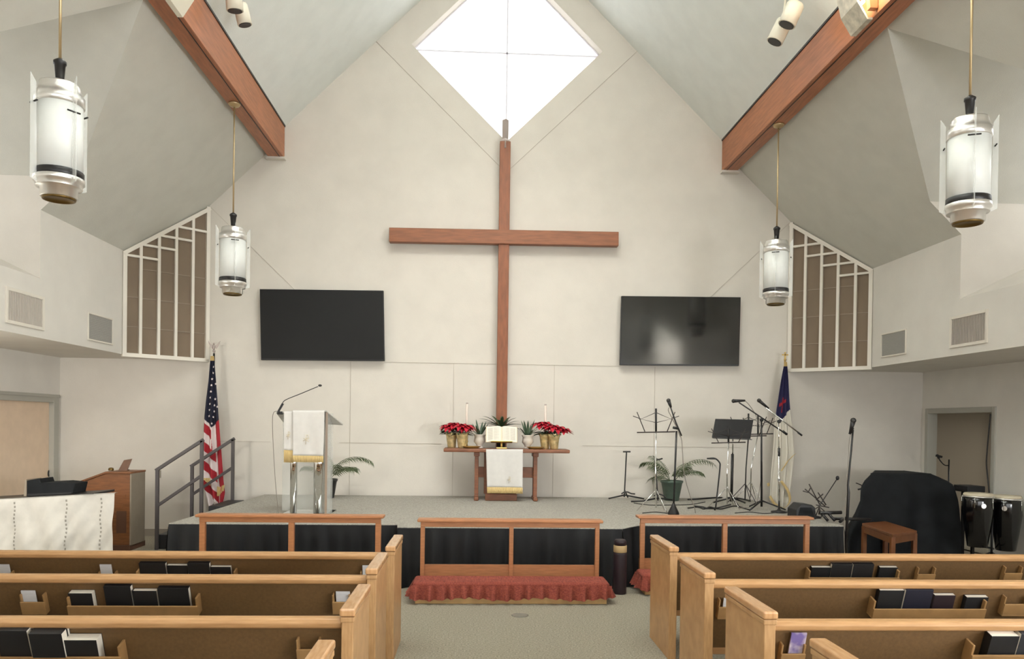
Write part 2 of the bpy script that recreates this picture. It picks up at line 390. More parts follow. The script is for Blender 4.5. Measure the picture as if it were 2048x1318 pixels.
# lower side walls: left with its sliding door, right with its open doorway
mb = MB(); mb.box((-XS-0.1, 11.47, 0), (-XS, W, ZS)); mb.box((-XS-0.1, -5, 0), (-XS, 8.6, ZS)); mb.box((-XS-0.1, 8.6, 2.03), (-XS, 11.47, ZS))
struct('wall_left', mb, M_side)
d1 = struct('door_1', MB().box((-XS-0.09, 8.6, 0.01), (-XS-0.05, 11.34, 1.93)), M_doorp, label='tan sliding door in the left wall')
mb = MB(); mb.box((-XS-0.07, 11.33, 0), (-XS+0.02, 11.47, 2.03)); mb.box((-XS-0.07, 8.6, 1.915), (-XS+0.02, 11.33, 2.03)); mb.box((-XS+0.02, 8.6, 1.985), (-XS+0.035, 11.46, 2.028))
part('door_frame', mb, M_frame, d1, bevel=0.006)
p = atx(98, 947, -XS-0.045)
part('door_handle', MB().lathe([(0.0, -.006), (0.022, -.006), (0.022, .004), (0.014, .006), (0, .003)], (0, 0, 0), 14), M_blackm, d1, world=False).matrix_local = Matrix.Translation(p)@Matrix.Rotation(PI/2, 4, 'Y')@Matrix.Scale(2.2, 4, (1, 0, 0))@Matrix.Scale(1.3, 4, (0, 1, 0))
DY0, DY1, DZ = 9.905, 11.335, 1.94
mb = MB(); mb.box((XS, DY1+.07, 0), (XS+0.12, W, ZS)); mb.box((XS, 2.0, 0), (XS+0.12, DY0-.07, ZS)); mb.box((XS, -5, 0), (XS+0.12, -3.2, ZS)); mb.box((XS, -3.2, 0), (XS+0.12, 2.0, .9)); mb.box((XS, -3.2, 2.3), (XS+0.12, 2.0, ZS)); mb.box((XS, DY0-.07, DZ+.07), (XS+0.12, DY1+.07, ZS))
struct('wall_right', mb, M_side)
mb = MB(); mb.box((XS-0.02, DY1, 0), (XS+0.13, DY1+.075, DZ+.075)); mb.box((XS-0.02, DY0-.075, 0), (XS+0.13, DY0, DZ+.075)); mb.box((XS-0.02, DY0, DZ), (XS+0.13, DY1, DZ+.075))
struct('door_2', mb, M_frame, label='grey door frame of the open doorway', bevel=0.006)
mb = MB(); mb.box((XS+.12, 12.4, 0), (9.6, 12.5, 2.4)); mb.box((9.5, 9.0, 0), (9.6, 12.4, 2.4)); mb.box((XS+.12, 9.0, 2.3), (9.6, 12.5, 2.4)); mb.box((XS+.12, 8.9, 0), (9.6, 9.0, 2.4))
mb.box((8.2, 11.6, 0), (8.35, 12.4, 2.3)); mb.box((XS+.12, W, 0), (XS+.22, 12.4, 2.4))
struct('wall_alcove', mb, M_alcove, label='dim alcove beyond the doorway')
struct('floor_alcove', MB().box((XS+.12, 8.9, -.1), (9.6, 12.5, 0)), M_carpet)
# rear of the hall behind the camera
mb = MB(); mb.box((-6.6, -5.1, 0), (6.6, -5, 0.8)); mb.box((-6.6, -5.1, 4.2), (6.6, -5, 9.6)); mb.box((-6.6, -5.1, .8), (-4.6, -5, 4.2)); mb.box((4.6, -5.1, .8), (6.6, -5, 4.2))
struct('wall_rear', mb, M_side)
wz = struct('window_6', MB().box((-4.6, -5.06, 0.8), (4.6, -5.04, 4.2)), M_pane)
mb = MB()
for x in (-4.6, -2.3, 0, 2.3, 4.6): mb.box((x-.04, -5.08, .8), (x+.04, -5, 4.2))
part('window_frame', mb, M_muntin, wz)
wz = struct('window_7', MB().box((XS+.06, -3.2, .9), (XS+.07, 2.0, 2.3)), M_pane)  # unseen window, put in to go with the added side lamp
mb = MB()
for y in (-3.2, -1.5, .3, 2.0): mb.box((XS+.02, y-.03, .9), (XS+.10, y+.03, 2.3))
part('window_frame', mb, M_muntin, wz)
# baseboards
mb = MB(); mb.box((-XS, W-0.02, 0), (-3.6, W-0.002, 0.10)); mb.box((3.75, W-0.02, 0), (XS, W-0.002, 0.10))
struct('baseboard_back', mb, M_base)
# beams
for s, nm, side in ((-1, 'trim_1', 'left'), (1, 'trim_2', 'right')):
    mb = MB(); mb.box((3.24*s, -5, 5.53) if s > 0 else (-3.46, -5, 5.53), (3.46, W-.005, 6.02) if s > 0 else (-3.24, W-.005, 6.02))
    o = struct(nm, mb, M_beam, label='reddish brown roof beam on the %s' % side, bevel=0.006)
    part('beam_groove', MB().box((3.29*s-.004, -5, 5.524), (3.29*s+.004, W-.01, 5.531)), M_blackm, o)
    part('shadow_gap', MB().box((3.235*s-.006, -5, 5.985), (3.235*s+.006, W-.01, 6.015)), M_blackm, o)
    part('bearing_plate', MB().box((3.35*s-.135, W-.10, 5.497), (3.35*s+.135, W-.002, 5.528)), M_wall, o)

# ------------------------------------------------------------------ lattice screens in the chancel corners
def lattice(s, label):
    a = V((4.31*s, W, 0)); b = V((XU*s, 10.72, 0)); d = (b-a); L = d.length; d.normalize(); n = V((-d.y, d.x, 0))
    if n.y > 0: n = -n
    Q = lambda t, z, o=0.0: a+d*(L*t)+n*o+V((0, 0, z))
    ztop = lambda t: roofz(abs(Q(t, 0).x))-0.01
    root = thing('lattice_screen', label, 'screen', Q(0.5, ZS), group='white lattice screens')
    mb = MB(); mb.prism([Q(0, ZS-.02, -.03), Q(1, ZS-.02, -.03), Q(1, ztop(1), -.03), Q(0, ztop(0), -.03)], n*0.02)
    part('grille_cloth', mb, M_grille, root)
    mb = MB(); w = 0.052
    mb.bar(Q(0.02, ZS-.03, .01), Q(0.02, ztop(0)-.01, .01), w, .05, n); mb.bar(Q(.985, ZS-.03, .01), Q(.985, ztop(1)-.02, .01), w, .05, n)
    mb.bar(Q(0, ZS-.005, .01), Q(1, ZS-.005, .01), w, .05, n); mb.bar(Q(0, ztop(0)-.03, .01), Q(1, ztop(1)-.03, .01), w, .06, n)
    part('screen_frame', mb, M_lat, root)
    ts = [0.0, 0.205, 0.405, 0.605, 0.81, 1.0]
    for t in ts[1:-1]:
        part('mullion', MB().bar(Q(t, ZS, .012), Q(t, ztop(t)-.02, .012), .038, .04, n), M_lat, root)
    for k in range(4):      # stepped crossbars, each two bays wide
        t0, t1 = ts[k], ts[min(k+2, 5)]
        z = ztop(ts[k+1])-0.205
        part('crossbar', MB().bar(Q(t0, z, .01), Q(t1, z, .01), .042, .030, (0, 0, 1)), M_lat, root)
    for z in (2.95, 3.35, 3.75):
        for t0, t1 in ((.02, .19), (.22, .39), (.42, .59), (.62, .79), (.83, .97)):
            if z < ztop(t1)-.3: part('grille_brace', MB().bar(Q(t0, z+.01*t0, -.004), Q(t1, z, -.004), .006, .012, (0, 0, 1)), M_greypan, root)
lattice(-1, 'tall white lattice over brown grille cloth, behind the dark-starred flag')
lattice(1, 'tall white lattice over brown grille cloth, behind the white and blue flag')

# vents in the upper side walls
def vent(s, y0, y1, z0, z1, m, label, louvre):
    x = XU*s
    o = thing('air_vent', label, 'vent', (x, (y0+y1)/2, (z0+z1)/2), group='air vents in the side walls')
    e = 0.035 if louvre else 0.02
    xa, xb = sorted((x, x-.018*s)); mb = MB()
    mb.box((xa, y0-e, z0-e), (xb, y0, z1+e)); mb.box((xa, y1, z0-e), (xb, y1+e, z1+e)); mb.box((xa, y0, z0-e), (xb, y1, z0)); mb.box((xa, y0, z1), (xb, y1, z1+e))
    part('vent_frame', mb, M_ventf, o, bevel=0.003)
    xa, xb = sorted((x, x-.006*s)); part('vent_backing', MB().box((xa, y0, z0), (xb, y1, z1)), m, o)
    mb = MB()
    n = 22 if louvre else 0
    for i in range(n):
        y = y0+(i+.5)*(y1-y0)/n; mb.bar((x-.009*s, y, z0), (x-.009*s, y, z1), .003, .010, (1, .6, 0))
    if not louvre:
        for i in range(14): z = z0+(i+.5)*(z1-z0)/14; mb.bar((x-.008*s, y0, z), (x-.008*s, y1, z), .004, .006)
    part('louvre', mb, m, o)
vent(-1, 8.13, 8.76, 2.69, 2.99, M_vent, 'large white-framed louvred vent in the wall near the tan sliding door', True)
vent(-1, 9.78, 10.40, 2.68, 2.985, M_ventg, 'small grey vent in the wall beside the left lattice screen', False)
vent(1, 8.255, 8.86, 2.695, 2.995, M_vent, 'large white-framed louvred vent in the wall above the open doorway', True)
vent(1, 9.84, 10.42, 2.70, 2.99, M_ventg, 'small grey vent in the wall beside the right lattice screen', False)

# wall plate by the stair
p = at(317, 948, W-.01); tag(MB().box(p-V((.034, .004, .055)), p+V((.034, .008, .055))).build('outlet_plate', M_plate, None, origin=p, bevel=.003), 'small grey outlet plate on the wall behind the stair handrail', 'outlet')

# ------------------------------------------------------------------ stage
HS = 0.62
stg = thing('stage', 'low carpeted stage with a pleated black skirt in front of the gable wall', 'stage', (0, 9.8, 0))
yl, yc, yr = 8.19, 8.02, 8.38
outline = [(-3.57, yl), (-1.22, yl+.03), (-1.20, yc), (1.14, yc+.02), (1.36, yr-.08), (3.68, yr), (3.70, W-.03), (-3.47, W-.03)]
part('stage_top', MB().prism([(x, y, HS-.03) for x, y in outline], (0, 0, .03)), M_scarpet, stg)
def skirt(p0, p1, flare=0.0):
    p0, p1 = V((*p0, 0)), V((*p1, 0)); d = p1-p0; L = d.length; n = V((d.y, -d.x, 0)).normalized(); k = int(L/0.17)
    ph = random.random()*6
    def fn(u, v):
        q = p0+d*u
        a = (math.sin(u*L/0.17*2*PI+ph)*0.5+0.5*math.sin(u*L/.31*2*PI+ph*2))
        return q+n*((0.03+0.045*a+0.05*flare)*(v**0.7)+0.004)+V((0, 0, (HS-.012)*(1-v)+.005))
    return MB().grid(fn, max(16, int(L/0.012)), 10)
segs = [((-3.47, W-.03), (-3.57, yl)), ((-3.57, yl), (-1.22, yl+.03)), ((-1.22, yl+.03), (-1.20, yc)), ((-1.20, yc), (1.14, yc+.02)), ((1.14, yc+.02), (1.36, yr-.08)), ((1.36, yr-.08), (3.68, yr)), ((3.68, yr), (3.70, W-.03))]
for a, b in segs: part('skirt', skirt(a, b, .3), M_skirt, stg)

# stair at the left of the stage with its two handrails
st = thing('stage_stair', 'dark stair with grey metal handrails climbing to the left of the stage', 'stair', (-4.1, 10.7, 0))
for i in range(3): part('step', MB().box((-4.55+.33*i, 10.33, 0), (-3.66 if i == 2 else -4.55+.33*(i+1)+.02, 11.14, .19*(i+1))), M_blackp, st, bevel=.01)
def handrail(lo, hi, y, zb_lo, zb_hi, drop):
    mb = MB()
    L = V((lo[0], y, lo[1])); Hh = V((hi[0], y, hi[1])); w = .042
    mb.bar((L.x, y, zb_lo), L, w, w); mb.bar((Hh.x, y, zb_hi), Hh, w, w); mb.bar(L-V((w/2, 0, 0)), Hh+V((w/2, 0, 0.01)), w, w); mb.bar(L-V((0, 0, drop)), Hh-V((0, 0, drop)), w*.9, w*.9)
    part('handrail', mb, M_darkm, st, bevel=.004)
handrail((-4.53, 1.03), (-3.965, 1.43), 10.29, 0, .1, .46)
handrail((-4.40, 1.035), (-3.835, 1.43), 11.17, .0, .2, .40)

# ------------------------------------------------------------------ cross
cr = thing('cross', 'tall brown wooden cross on the gable wall under the diamond window', 'cross', (0, W-.1, 0.62))
YX = W-.10
a = at(1010.5, 285, YX); b = at(1003, 832, YX)
mb = MB(); mb.obox(((a.x+b.x)/2, YX, (a.z-.0+HS)/2), (.078, 0, 0), (0, .06, 0), (0, 0, (a.z-HS)/2))
part('upright', mb, M_cross, cr, bevel=.006)
p0, p1 = at(779, 471, YX-.03), at(1236, 479.5, YX-.03)
part('crossbar', MB().bar(p0, p1, .12, .205, (0, 0, 1)), mat('crossbar_wood', (132, 80, 50), 0.5, noise=0.2, scale=7, stretch=(0.6, 5, 5), bump=0.05), cr, bevel=.006)
t = at(1012, 240, YX)
mb = MB(); mb.lathe([(.075, -.10), (.066, .02), (.046, .05), (.046, t.z-a.z)], (a.x, YX, a.z), 4, flat=True)
part('tip', mb, M_tip, cr, 'grey metal tip')
part('base', MB().box((-.22, W-.32, HS), (.19, W-.02, HS+.16)), M_cross, cr, bevel=.008)

# ------------------------------------------------------------------ televisions
def tv(px, m, label, rough_label):
    yq = W-.12
    c = [at(x, y, yq) for x, y in px]      # TL TR BR BL
    ctr = sum(c, V())/4; ex = ((c[1]-c[0])+(c[2]-c[3]))/4; ez = ((c[0]-c[3])+(c[1]-c[2]))/4; n = V((0, -1, 0))
    o = thing('television', label, 'television', ctr, group='wall televisions')
    mb = MB(); mb.obox(ctr+V((0, .028, 0)), ex, V((0, .026, 0)), ez)
    part('bezel', mb, M_tvf, o, bevel=.004)
    mb = MB(); mb.obox(ctr+V((0, -.0005, .006)), ex*.988, V((0, .003, 0)), ez*.972); part('screen', mb, m, o)
    part('wall_mount', MB().box(ctr+V((-.3, .05, -.2)), ctr+V((.3, .115, .2))), M_blackm, o)
tv([(519, 578), (767, 581), (769, 722), (522, 720)], M_tvm, 'matt black wall television between the starred flag and the cross', '')
tv([(1243, 592), (1482, 594), (1478, 732), (1240, 730)], M_tvg, 'glossy wall television mirroring bright light, right of the cross', '')

# ------------------------------------------------------------------ pendant lanterns
def pendant(s, y, zb, label, a0, canopy):
    x = 3.37*s
    o = thing('pendant_lantern', label, 'pendant lamp', (x, y, zb), group='hanging glass lanterns')
    R = .150; B = lambda *pr: MB().lathe(pr, (0, 0, 0), 32)
    part('glass_shade', B((R, .20), (R, .68)), M_glassw, o, world=False)
    part('black_band', B((R*1.02, .165), (R*1.05, .17), (R*1.05, .21), (R*1.01, .215)), M_blackm, o, world=False)
    mb = B((R*.74, .025), (R*.80, .03), (R*.80, .09), (R*.98, .095), (R*1.0, .10), (R*1.0, .128), (R*1.08, .133), (R*1.08, .165), (R, .17)); part('lower_ring', mb, M_alu, o, world=False)
    mb = B((R*.86, .82), (R*.88, .81), (R*.92, .78), (R*.92, .745), (R*1.06, .74), (R*1.06, .675), (R, .67)); mb.lathe([(.001, .80), (R*.86, .80)], (0, 0, 0), 32); part('upper_ring', mb, M_alu, o, world=False)
    part('bottom_lens', B((0.001, .022), (R*.6, .024), (R*.62, .012), (R*.70, .012), (R*.74, .03)), M_bronze, o, world=False)
    part('cone', B((.022, .80), (.036, .96), (.042, .965), (.042, .985), (.016, 1.005)), M_blackm, o, world=False)
    part('rod', MB().tube([(0, 0, 1.0), (0, 0, 5.53-zb)], .010, 8), M_rod, o, world=False)
    part('canopy', MB().lathe([(.012, 5.53-zb-.045), (.055, 5.53-zb-.035), (.072, 5.53-zb-.012), (.072, 5.53-zb)], (0, 0, 0), 20), M_rod, o, world=False)
    for k in range(4):
        t = a0+PI/2*k; d = V((math.cos(t), math.sin(t), 0)); q = V((-d.y, d.x, 0))
        mb = MB(); mb.prism([d*(R+.004)+V((0, 0, .10)), d*(R+.05)+V((0, 0, .12)), d*(R+.05)+V((0, 0, .84)), d*(R+.012)+V((0, 0, .78))], q*.006)
        f = part('fin', mb, M_fin, o, world=False)
        z = .60 if k % 2 else .645
        part('fin_pin', MB().tube([d*(R+.026)-q*.045+V((0, 0, z)), d*(R+.026)+q*.045+V((0, 0, z))], .006, 6), M_blackm, f, world=False)
pendant(-1, 9.57, 3.205, 'glass lantern hanging farther away, in front of the left lattice screen', -1.15, True)
pendant(1, 9.66, 3.24, 'glass lantern hanging farther away, in front of the right lattice screen', -2.0, True)
pendant(-1, 5.635, 3.222, 'large near glass lantern hanging above the tan sliding door', -2.15, True)
pendant(1, 5.836, 3.28, 'large near glass lantern hanging above the open doorway and drums', -1.95, True)

# ------------------------------------------------------------------ ceiling spotlights on the beams
def spot(pa, pb, Y, r, label, cream):
    a, b = at(*pa, Y), at(*pb, Y+.03); d = (b-a).normalized()
    o = thing('ceiling_spotlight', label, 'spotlight', a, group='ceiling spotlights')
    part('housing', MB().tube([a, a+d*.02, b], [r*.9, r, r], 20), M_spot, o)
    part('lamp_face', MB().tube([b-d*.002, b+d*.006], r*.86, 16), M_blackm, o)
    top = V((a.x, a.y, innerz(a.x)+.005)); mid = a+(b-a)*.3
    part('bracket', MB().tube([mid, a+V((0, .04, .06)), top], .012, 6), M_spot, o)
spot((466, -22), (470, 22), 8.0, .082, 'white spotlight cylinder at the frame top beside the left beam, upper of two', 0)
spot((480, 8), (490, 50), 8.35, .075, 'white spotlight cylinder beside the left beam, lower of two', 0)
spot((1592, 8), (1573, 50), 8.0, .092, 'cream spotlight cylinder beside the right beam, upper of two', 1)
spot((1570, 42), (1549, 84), 8.3, .088, 'cream spotlight cylinder beside the right beam, lower of two', 1)
# uplight troughs sitting against the beams' inner faces
def uplight(s, px, label, power):
    c = at(px[0], px[1], px[2]); o = thing('beam_uplight', label, 'light fixture', c, group='uplights on the beams')
    x0 = 3.235*s
    mb = MB(); k = -s
    prof = [(0, -.16), (.05, -.16), (.15, .0), (.20, .20), (.185, .20), (.13, .01), (.045, -.14), (0, -.14)]
    mb.prism([(x0+k*a, c.y-.16, c.z+z) for a, z in prof], (0, .32, 0)); part('reflector', mb, M_frost if s > 0 else M_spot, o)
    mb = MB(); mb.prism([(x0, c.y-.19, c.z-.10), (x0+k*.07, c.y-.19, c.z-.10), (x0+k*.10, c.y-.19, c.z+.2), (x0, c.y-.19, c.z+.2)], (0, -.06, 0)); part('bracket', mb, M_copper if s > 0 else M_spot, o)
    if power:
        part('lamp', MB().tube([(x0+k*.06, c.y-.1, c.z+.04), (x0+k*.06, c.y+.1, c.z+.04)], .018, 10), M_lampglow, o)
        d = bpy.data.lights.new('uplight_lamp', 'POINT'); d.energy = power; d.color = (1, .88, .66); d.shadow_soft_size = .05
        l = bpy.data.objects.new('uplight_lamp', d); COL.objects.link(l); l.location = (x0+k*.16, c.y-.26, c.z+.14)
uplight(1, (1668, 20, 7.25), 'frosted uplight trough on the right beam, lit warm', 30)
uplight(-1, (372, -18, 7.25), 'white uplight trough on the left beam at the top edge, unlit', 0)

# ------------------------------------------------------------------ pews
TH = math.radians(19)
EV = V((0, -math.sin(TH), math.cos(TH))); EN = V((0, -math.cos(TH), -math.sin(TH)))
PEWS = {}
def pew(key, s, far, yrail, label, capw=.088):
    zc = .825; fx, fy = far[0], far[1]
    yn = yrail-.075
    o = thing('pew', label, 'pew', (s*3.0, (fy+yn)/2, 0), group='oak pews')
    
    def endpanel(xa, nm):
        xa, xb = sorted((xa, xa+s*.062))
        part(nm, MB().box((xa+.003, yn+.012, 0), (xb-.003, fy-.012, zc-.062)), M_oak, o, bevel=.004)
        mb = MB(); mb.box((xa-.006, yn, zc-.038), (xb+.006, fy, zc)); part('end_cap', mb, M_cap, o, bevel=.010, seg=3)
        part('end_molding', MB().box((xa-.002, yn+.006, zc-.066), (xb+.002, fy-.006, zc-.040)), M_oak, o, bevel=.005)
    endpanel(fx, 'end_panel'); endpanel(s*5.02, 'end_panel')
    xa, xb = sorted((fx+s*.060, s*5.02))
    zr = .757
    O = V((0, yrail-.0, zr))
    prof = [(.0, .025), (-.03, .02), (-.042, 0), (-.036, -.022), (-.012, -.032), (.03, -.03), (.04, 0), (.03, .02)]
    part('top_rail', MB().prism([(xa, yrail+a, zr-.009+b) for a, b in prof], (xb-xa, 0, 0)), M_oakx, o, bevel=.006)
    b0 = O+EV*(-.02); b1 = O-EV*.50
    mb = MB(); mb.prism([V((xa, 0, 0))+b0-EN*.01, V((xa, 0, 0))+b0+EN*.012, V((xa, 0, 0))+b1+EN*.012, V((xa, 0, 0))+b1-EN*.01], (xb-xa, 0, 0))
    part('back_panel', mb, M_pewback, o)
    part('seat', MB().box((xa, yrail+.13, .39), (xb, fy-.02, .43)), M_oak, o, bevel=.01)
    part('lower_stretcher', MB().box((xa, yrail+.14, .27), (xb, yrail+.17, .345)), M_oakx, o, bevel=.004)
    for xs in (s*2.4, s*3.8): part('support_leg', MB().box((xs-.02, yrail+.16, 0), (xs+.02, fy-.10, .39)), M_oak, o)
    PEWS[key] = (o, O, s, xa, xb)
    return o
pew('L1', -1, (-.972, 6.08), atz(700, 1104, .775).y+.02, 'front row oak pew in the left block, nearest the draped table')
pew('L2', -1, (-.995, 5.24), atz(650, 1150, .775).y+.02, 'second oak pew from the front in the left block')
pew('L3', -1, (-.975, 4.22), atz(600, 1233.5, .775).y+.02, 'third oak pew from the front in the left block')
pew('L4', -1, (-.975, 3.14), 2.66, 'fourth oak pew in the left block, only its sloping end cap showing')
pew('R1', 1, (1.005, 6.17), atz(1420, 1105.5, .775).y+.02, 'front row oak pew in the right block, nearest the wooden bench')
pew('R2', 1, (.968, 5.135), atz(1550, 1159, .775).y+.02, 'second oak pew from the front in the right block')
pew('R3', 1, (.964, 4.19), atz(1650, 1239, .775).y+.02, 'third oak pew from the front in the right block')
pew('R4', 1, (.988, 3.162), 2.68, 'fourth oak pew in the right block, only its glossy end cap showing')

def ppos(key, px, py, off):      # a pixel on the pew back, offset toward the camera: (x, v)
    O = PEWS[key][1]; q = atp(px, py, EN, O+EN*(.012+off)); return q.x, (q-O).dot(EV)
def PV(key, x, v, n): O = PEWS[key][1]; return V((x, 0, 0))+V((0, O.y, O.z))+EV*v+EN*(.012+n)
def rack(key, px0, px1, pylip, depth=.075, lip=.05, name='book_rack'):
    o = PEWS[key][0]
    xa, v = ppos(key, px0, pylip, depth); xb, _ = ppos(key, px1, pylip, depth); xa, xb = sorted((xa, xb))
    mb = MB()
    def slab(x0, x1, v0, v1, n0, n1):
        mb.obox(PV(key, (x0+x1)/2, (v0+v1)/2, (n0+n1)/2), ((x1-x0)/2, 0, 0), EN*((n1-n0)/2), EV*((v1-v0)/2))
    slab(xa, xb, v-lip-.02, v, depth-.012, depth)
    slab(xa, xb, v-lip-.02, v-lip-.008, 0, depth-.012)
    for x in (xa, xb-.012): slab(x, x+.012, v-lip-.008, v+.05, 0, depth-.0121)
    part(name, mb, M_rack, o, bevel=.002)
    return xa, xb, v-lip-.008
BOOKN = {}
def book(key, pxl, pxr, pytop, base, label, cover, thick, n0=.0, pages='white', group=None, tilt=0.0, spine='left', pytop_is_front=True):
    xa, vt = ppos(key, pxl, pytop, n0+thick); xb, _ = ppos(key, pxr, pytop, n0+thick)
    w = xb-xa; h = vt-base; 
    o = thing('hymnal', label, 'book', PV(key, (xa+xb)/2, base, n0+thick/2), group=group)
    c = .0035
    def slab(mb, x0, x1, v0, v1, a, b): mb.obox(PV(key, (x0+x1)/2, (v0+v1)/2, (a+b)/2), ((x1-x0)/2, 0, 0), EN*((b-a)/2), EV*((v1-v0)/2))
    mb = MB(); slab(mb, xa, xb, base, base+h, n0, n0+c); slab(mb, xa, xb, base, base+h, n0+thick-c, n0+thick)
    if spine == 'left': slab(mb, xa, xa+c, base, base+h, n0+c, n0+thick-c)
    elif spine == 'right': slab(mb, xb-c, xb, base, base+h, n0+c, n0+thick-c)
    elif spine == 'top': slab(mb, xa, xb, base+h-c, base+h, n0+c, n0+thick-c)
    part('cover', mb, cover, o, bevel=.001)
    mb = MB(); e = .004
    slab(mb, xa+(c if spine == 'left' else e*.4), xb-(c if spine == 'right' else e*.4), base+e, base+h-(c if spine == 'top' else .0015), n0+c, n0+thick-c)
    part('page_block', mb, M_pages, o)
    return o
def holder(key, px0, px1, pylip, depth=.045):
    o = PEWS[key][0]; xa, v = ppos(key, px0, pylip, depth); xb, _ = ppos(key, px1, pylip, depth)
    mb = MB(); h = .075
    def slab(x0, x1, v0, v1, n0, n1): mb.obox(PV(key, (x0+x1)/2, (v0+v1)/2, (n0+n1)/2), ((x1-x0)/2, 0, 0), EN*((n1-n0)/2), EV*((v1-v0)/2))
    slab(xa, xb, v-h, v, depth-.01, depth); slab(xa, xb, v-h-.01, v-h, 0, depth)
    for x in (xa, xb-.01): slab(x, x+.01, v-h, v+.045, 0, depth-.0101)
    part('card_holder', mb, M_rack, o, bevel=.002)
    return v-h
def card(key, px0, px1, pytop, base, label, m, cat='card', lean=.02):
    xa, vt = ppos(key, px0, pytop, .012); xb, _ = ppos(key, px1, pytop, .012)
    o = MB(); o.obox(PV(key, (xa+xb)/2, (vt+base)/2, .018), ((xb-xa)/2, 0, 0), EN*.004, EV*((vt-base)/2))
    ob = o.build('pew_card', m, None, origin=PV(key, (xa+xb)/2, base, .018), bevel=.001)
    tag(ob, label, cat, 'cards in the pew holders'); return ob

# left front pew
G = 'books in the left front pew rack'
_, _, bv = rack('L1', 272, 470, 1158)
book('L1', 277, 330, 1127, bv, 'black book leftmost in the left front pew rack', M_bookb, .034, spine='top', group=G)
book('L1', 333, 374, 1131, bv, 'small black book with white page edge second in the left front pew rack', M_bookb, .030, group=G)
book('L1', 374, 418, 1127, bv, 'tall grey-topped black book third in the left front pew rack', M_bookb, .036, spine='top', group=G)
book('L1', 420, 461, 1134, bv, 'black book with white page edges at the aisle end of the left front pew rack', M_bookb, .030, group=G)
b = holder('L1', -6, 24, 1158); card('L1', -4, 19, 1128, b, 'pale card at the outer end of the left front pew', M_card)
b = holder('L1', 196, 232, 1158); card('L1', 200, 223, 1128, b, 'pale card in the holder beside the left front pew books', M_card)
b = holder('L1', 720, 752, 1158); card('L1', 725, 745, 1130, b, 'pale card at the aisle end of the left front pew', M_card)
# left second pew
G = 'books in the left second pew rack'
_, _, bv = rack('L2', 133, 394, 1213)
book('L2', 135, 183, 1187, bv, 'black book with white page edges alone at one end of the left second pew rack', M_bookb, .046, group=G)
book('L2', 206, 260, 1173, bv, 'tallest charcoal book in the left second pew rack', M_bookb, .036, spine='top', group=G)
book('L2', 264, 312, 1182, bv, 'black book with a white page edge in the middle of the left second pew rack', M_bookb, .034, group=G)
book('L2', 314, 376, 1177, bv, 'wide black book at the aisle end of the left second pew rack', M_bookb, .036, spine='top', group=G)
b = holder('L2', 39, 88, 1205); card('L2', 43, 71, 1180, b, 'pale card in the small box holder on the left second pew', M_card)
b = holder('L2', 664, 700, 1205); card('L2', 672, 700, 1182, b, 'pale card half hidden by the end cap of the left third pew', M_card)
# left third pew
G = 'books in the left third pew rack'
_, _, bv = rack('L3', -60, 240, 1316)
book('L3', -10, 52, 1262, bv, 'charcoal-topped black book at the picture edge in the left third pew rack', M_bookb, .060, spine='top', group=G)
book('L3', 56, 122, 1268, bv, 'black book with charcoal top in the middle of the left third pew rack', M_bookb, .050, n0=.024, spine='top', group=G)
book('L3', 62, 134, 1258, bv, 'pale-paged book wedged behind the others in the left third pew rack', M_bookg, .022, group=G)
book('L3', 126, 192, 1281, bv, 'black book with broad white page edges in the left third pew rack', M_bookb, .060, group=G)
holder('L3', 592, 640, 1300)
# right front pew
G = 'books in the right front pew rack'
_, _, bv = rack('R1', 1618, 1800, 1156)
book('R1', 1624, 1663, 1135, bv, 'black book with white page edge, outermost left in the right front pew rack', M_bookb, .030, spine='left', group=G)
book('R1', 1665, 1706, 1129, bv, 'taller black book second in the right front pew rack', M_bookb, .034, spine='top', group=G)
book('R1', 1708, 1749, 1129, bv, 'taller black book third in the right front pew rack', M_bookb, .036, spine='top', group=G)
book('R1', 1760, 1796, 1135, bv, 'black book with white page edge standing apart in the right front pew rack', M_bookb, .030, spine='left', group=G)
holder('R1', 1836, 1872, 1149); holder('R1', 2010, 2046, 1147)
# right second pew
G = 'books in the right second pew rack'
_, _, bv = rack('R2', 1748, 1974, 1219)
book('R2', 1760, 1810, 1181, bv, 'tall navy-black book with grey pages, first in the right second pew rack', M_bookb, .040, spine='left', group=G)
book('R2', 1813, 1868, 1180, bv, 'tall navy book leaning second in the right second pew rack', M_bookn, .036, spine='top', group=G)
book('R2', 1870, 1912, 1191, bv, 'plum-black book with white page edge in the right second pew rack', M_bookp, .032, spine='left', group=G)
book('R2', 1934, 1978, 1195, bv, 'black book with white page edge standing apart in the right second pew rack', M_bookb, .036, spine='left', group=G)
b = holder('R2', 1438, 1478, 1215); card('R2', 1447, 1474, 1195, b, 'white card tucked behind the end cap of the right third pew', M_card)
holder('R2', 2010, 2060, 1209)
# right third pew
G = 'books in the right third pew rack'
_, _, bv = rack('R3', 1945, 2090, 1312)
book('R3', 1984, 2040, 1273, bv, 'black book with white pages near the picture corner in the right third pew rack', M_bookb, .055, spine='left', group=G)
book('R3', 2044, 2090, 1268, bv, 'charcoal book cut by the picture edge in the right third pew rack', M_bookg, .050, spine='top', group=G)
b = holder('R3', 1563, 1612, 1309); card('R3', 1582, 1613, 1264, b, 'purple and pink printed folder in the right third pew holder', M_bulletin, 'folder')

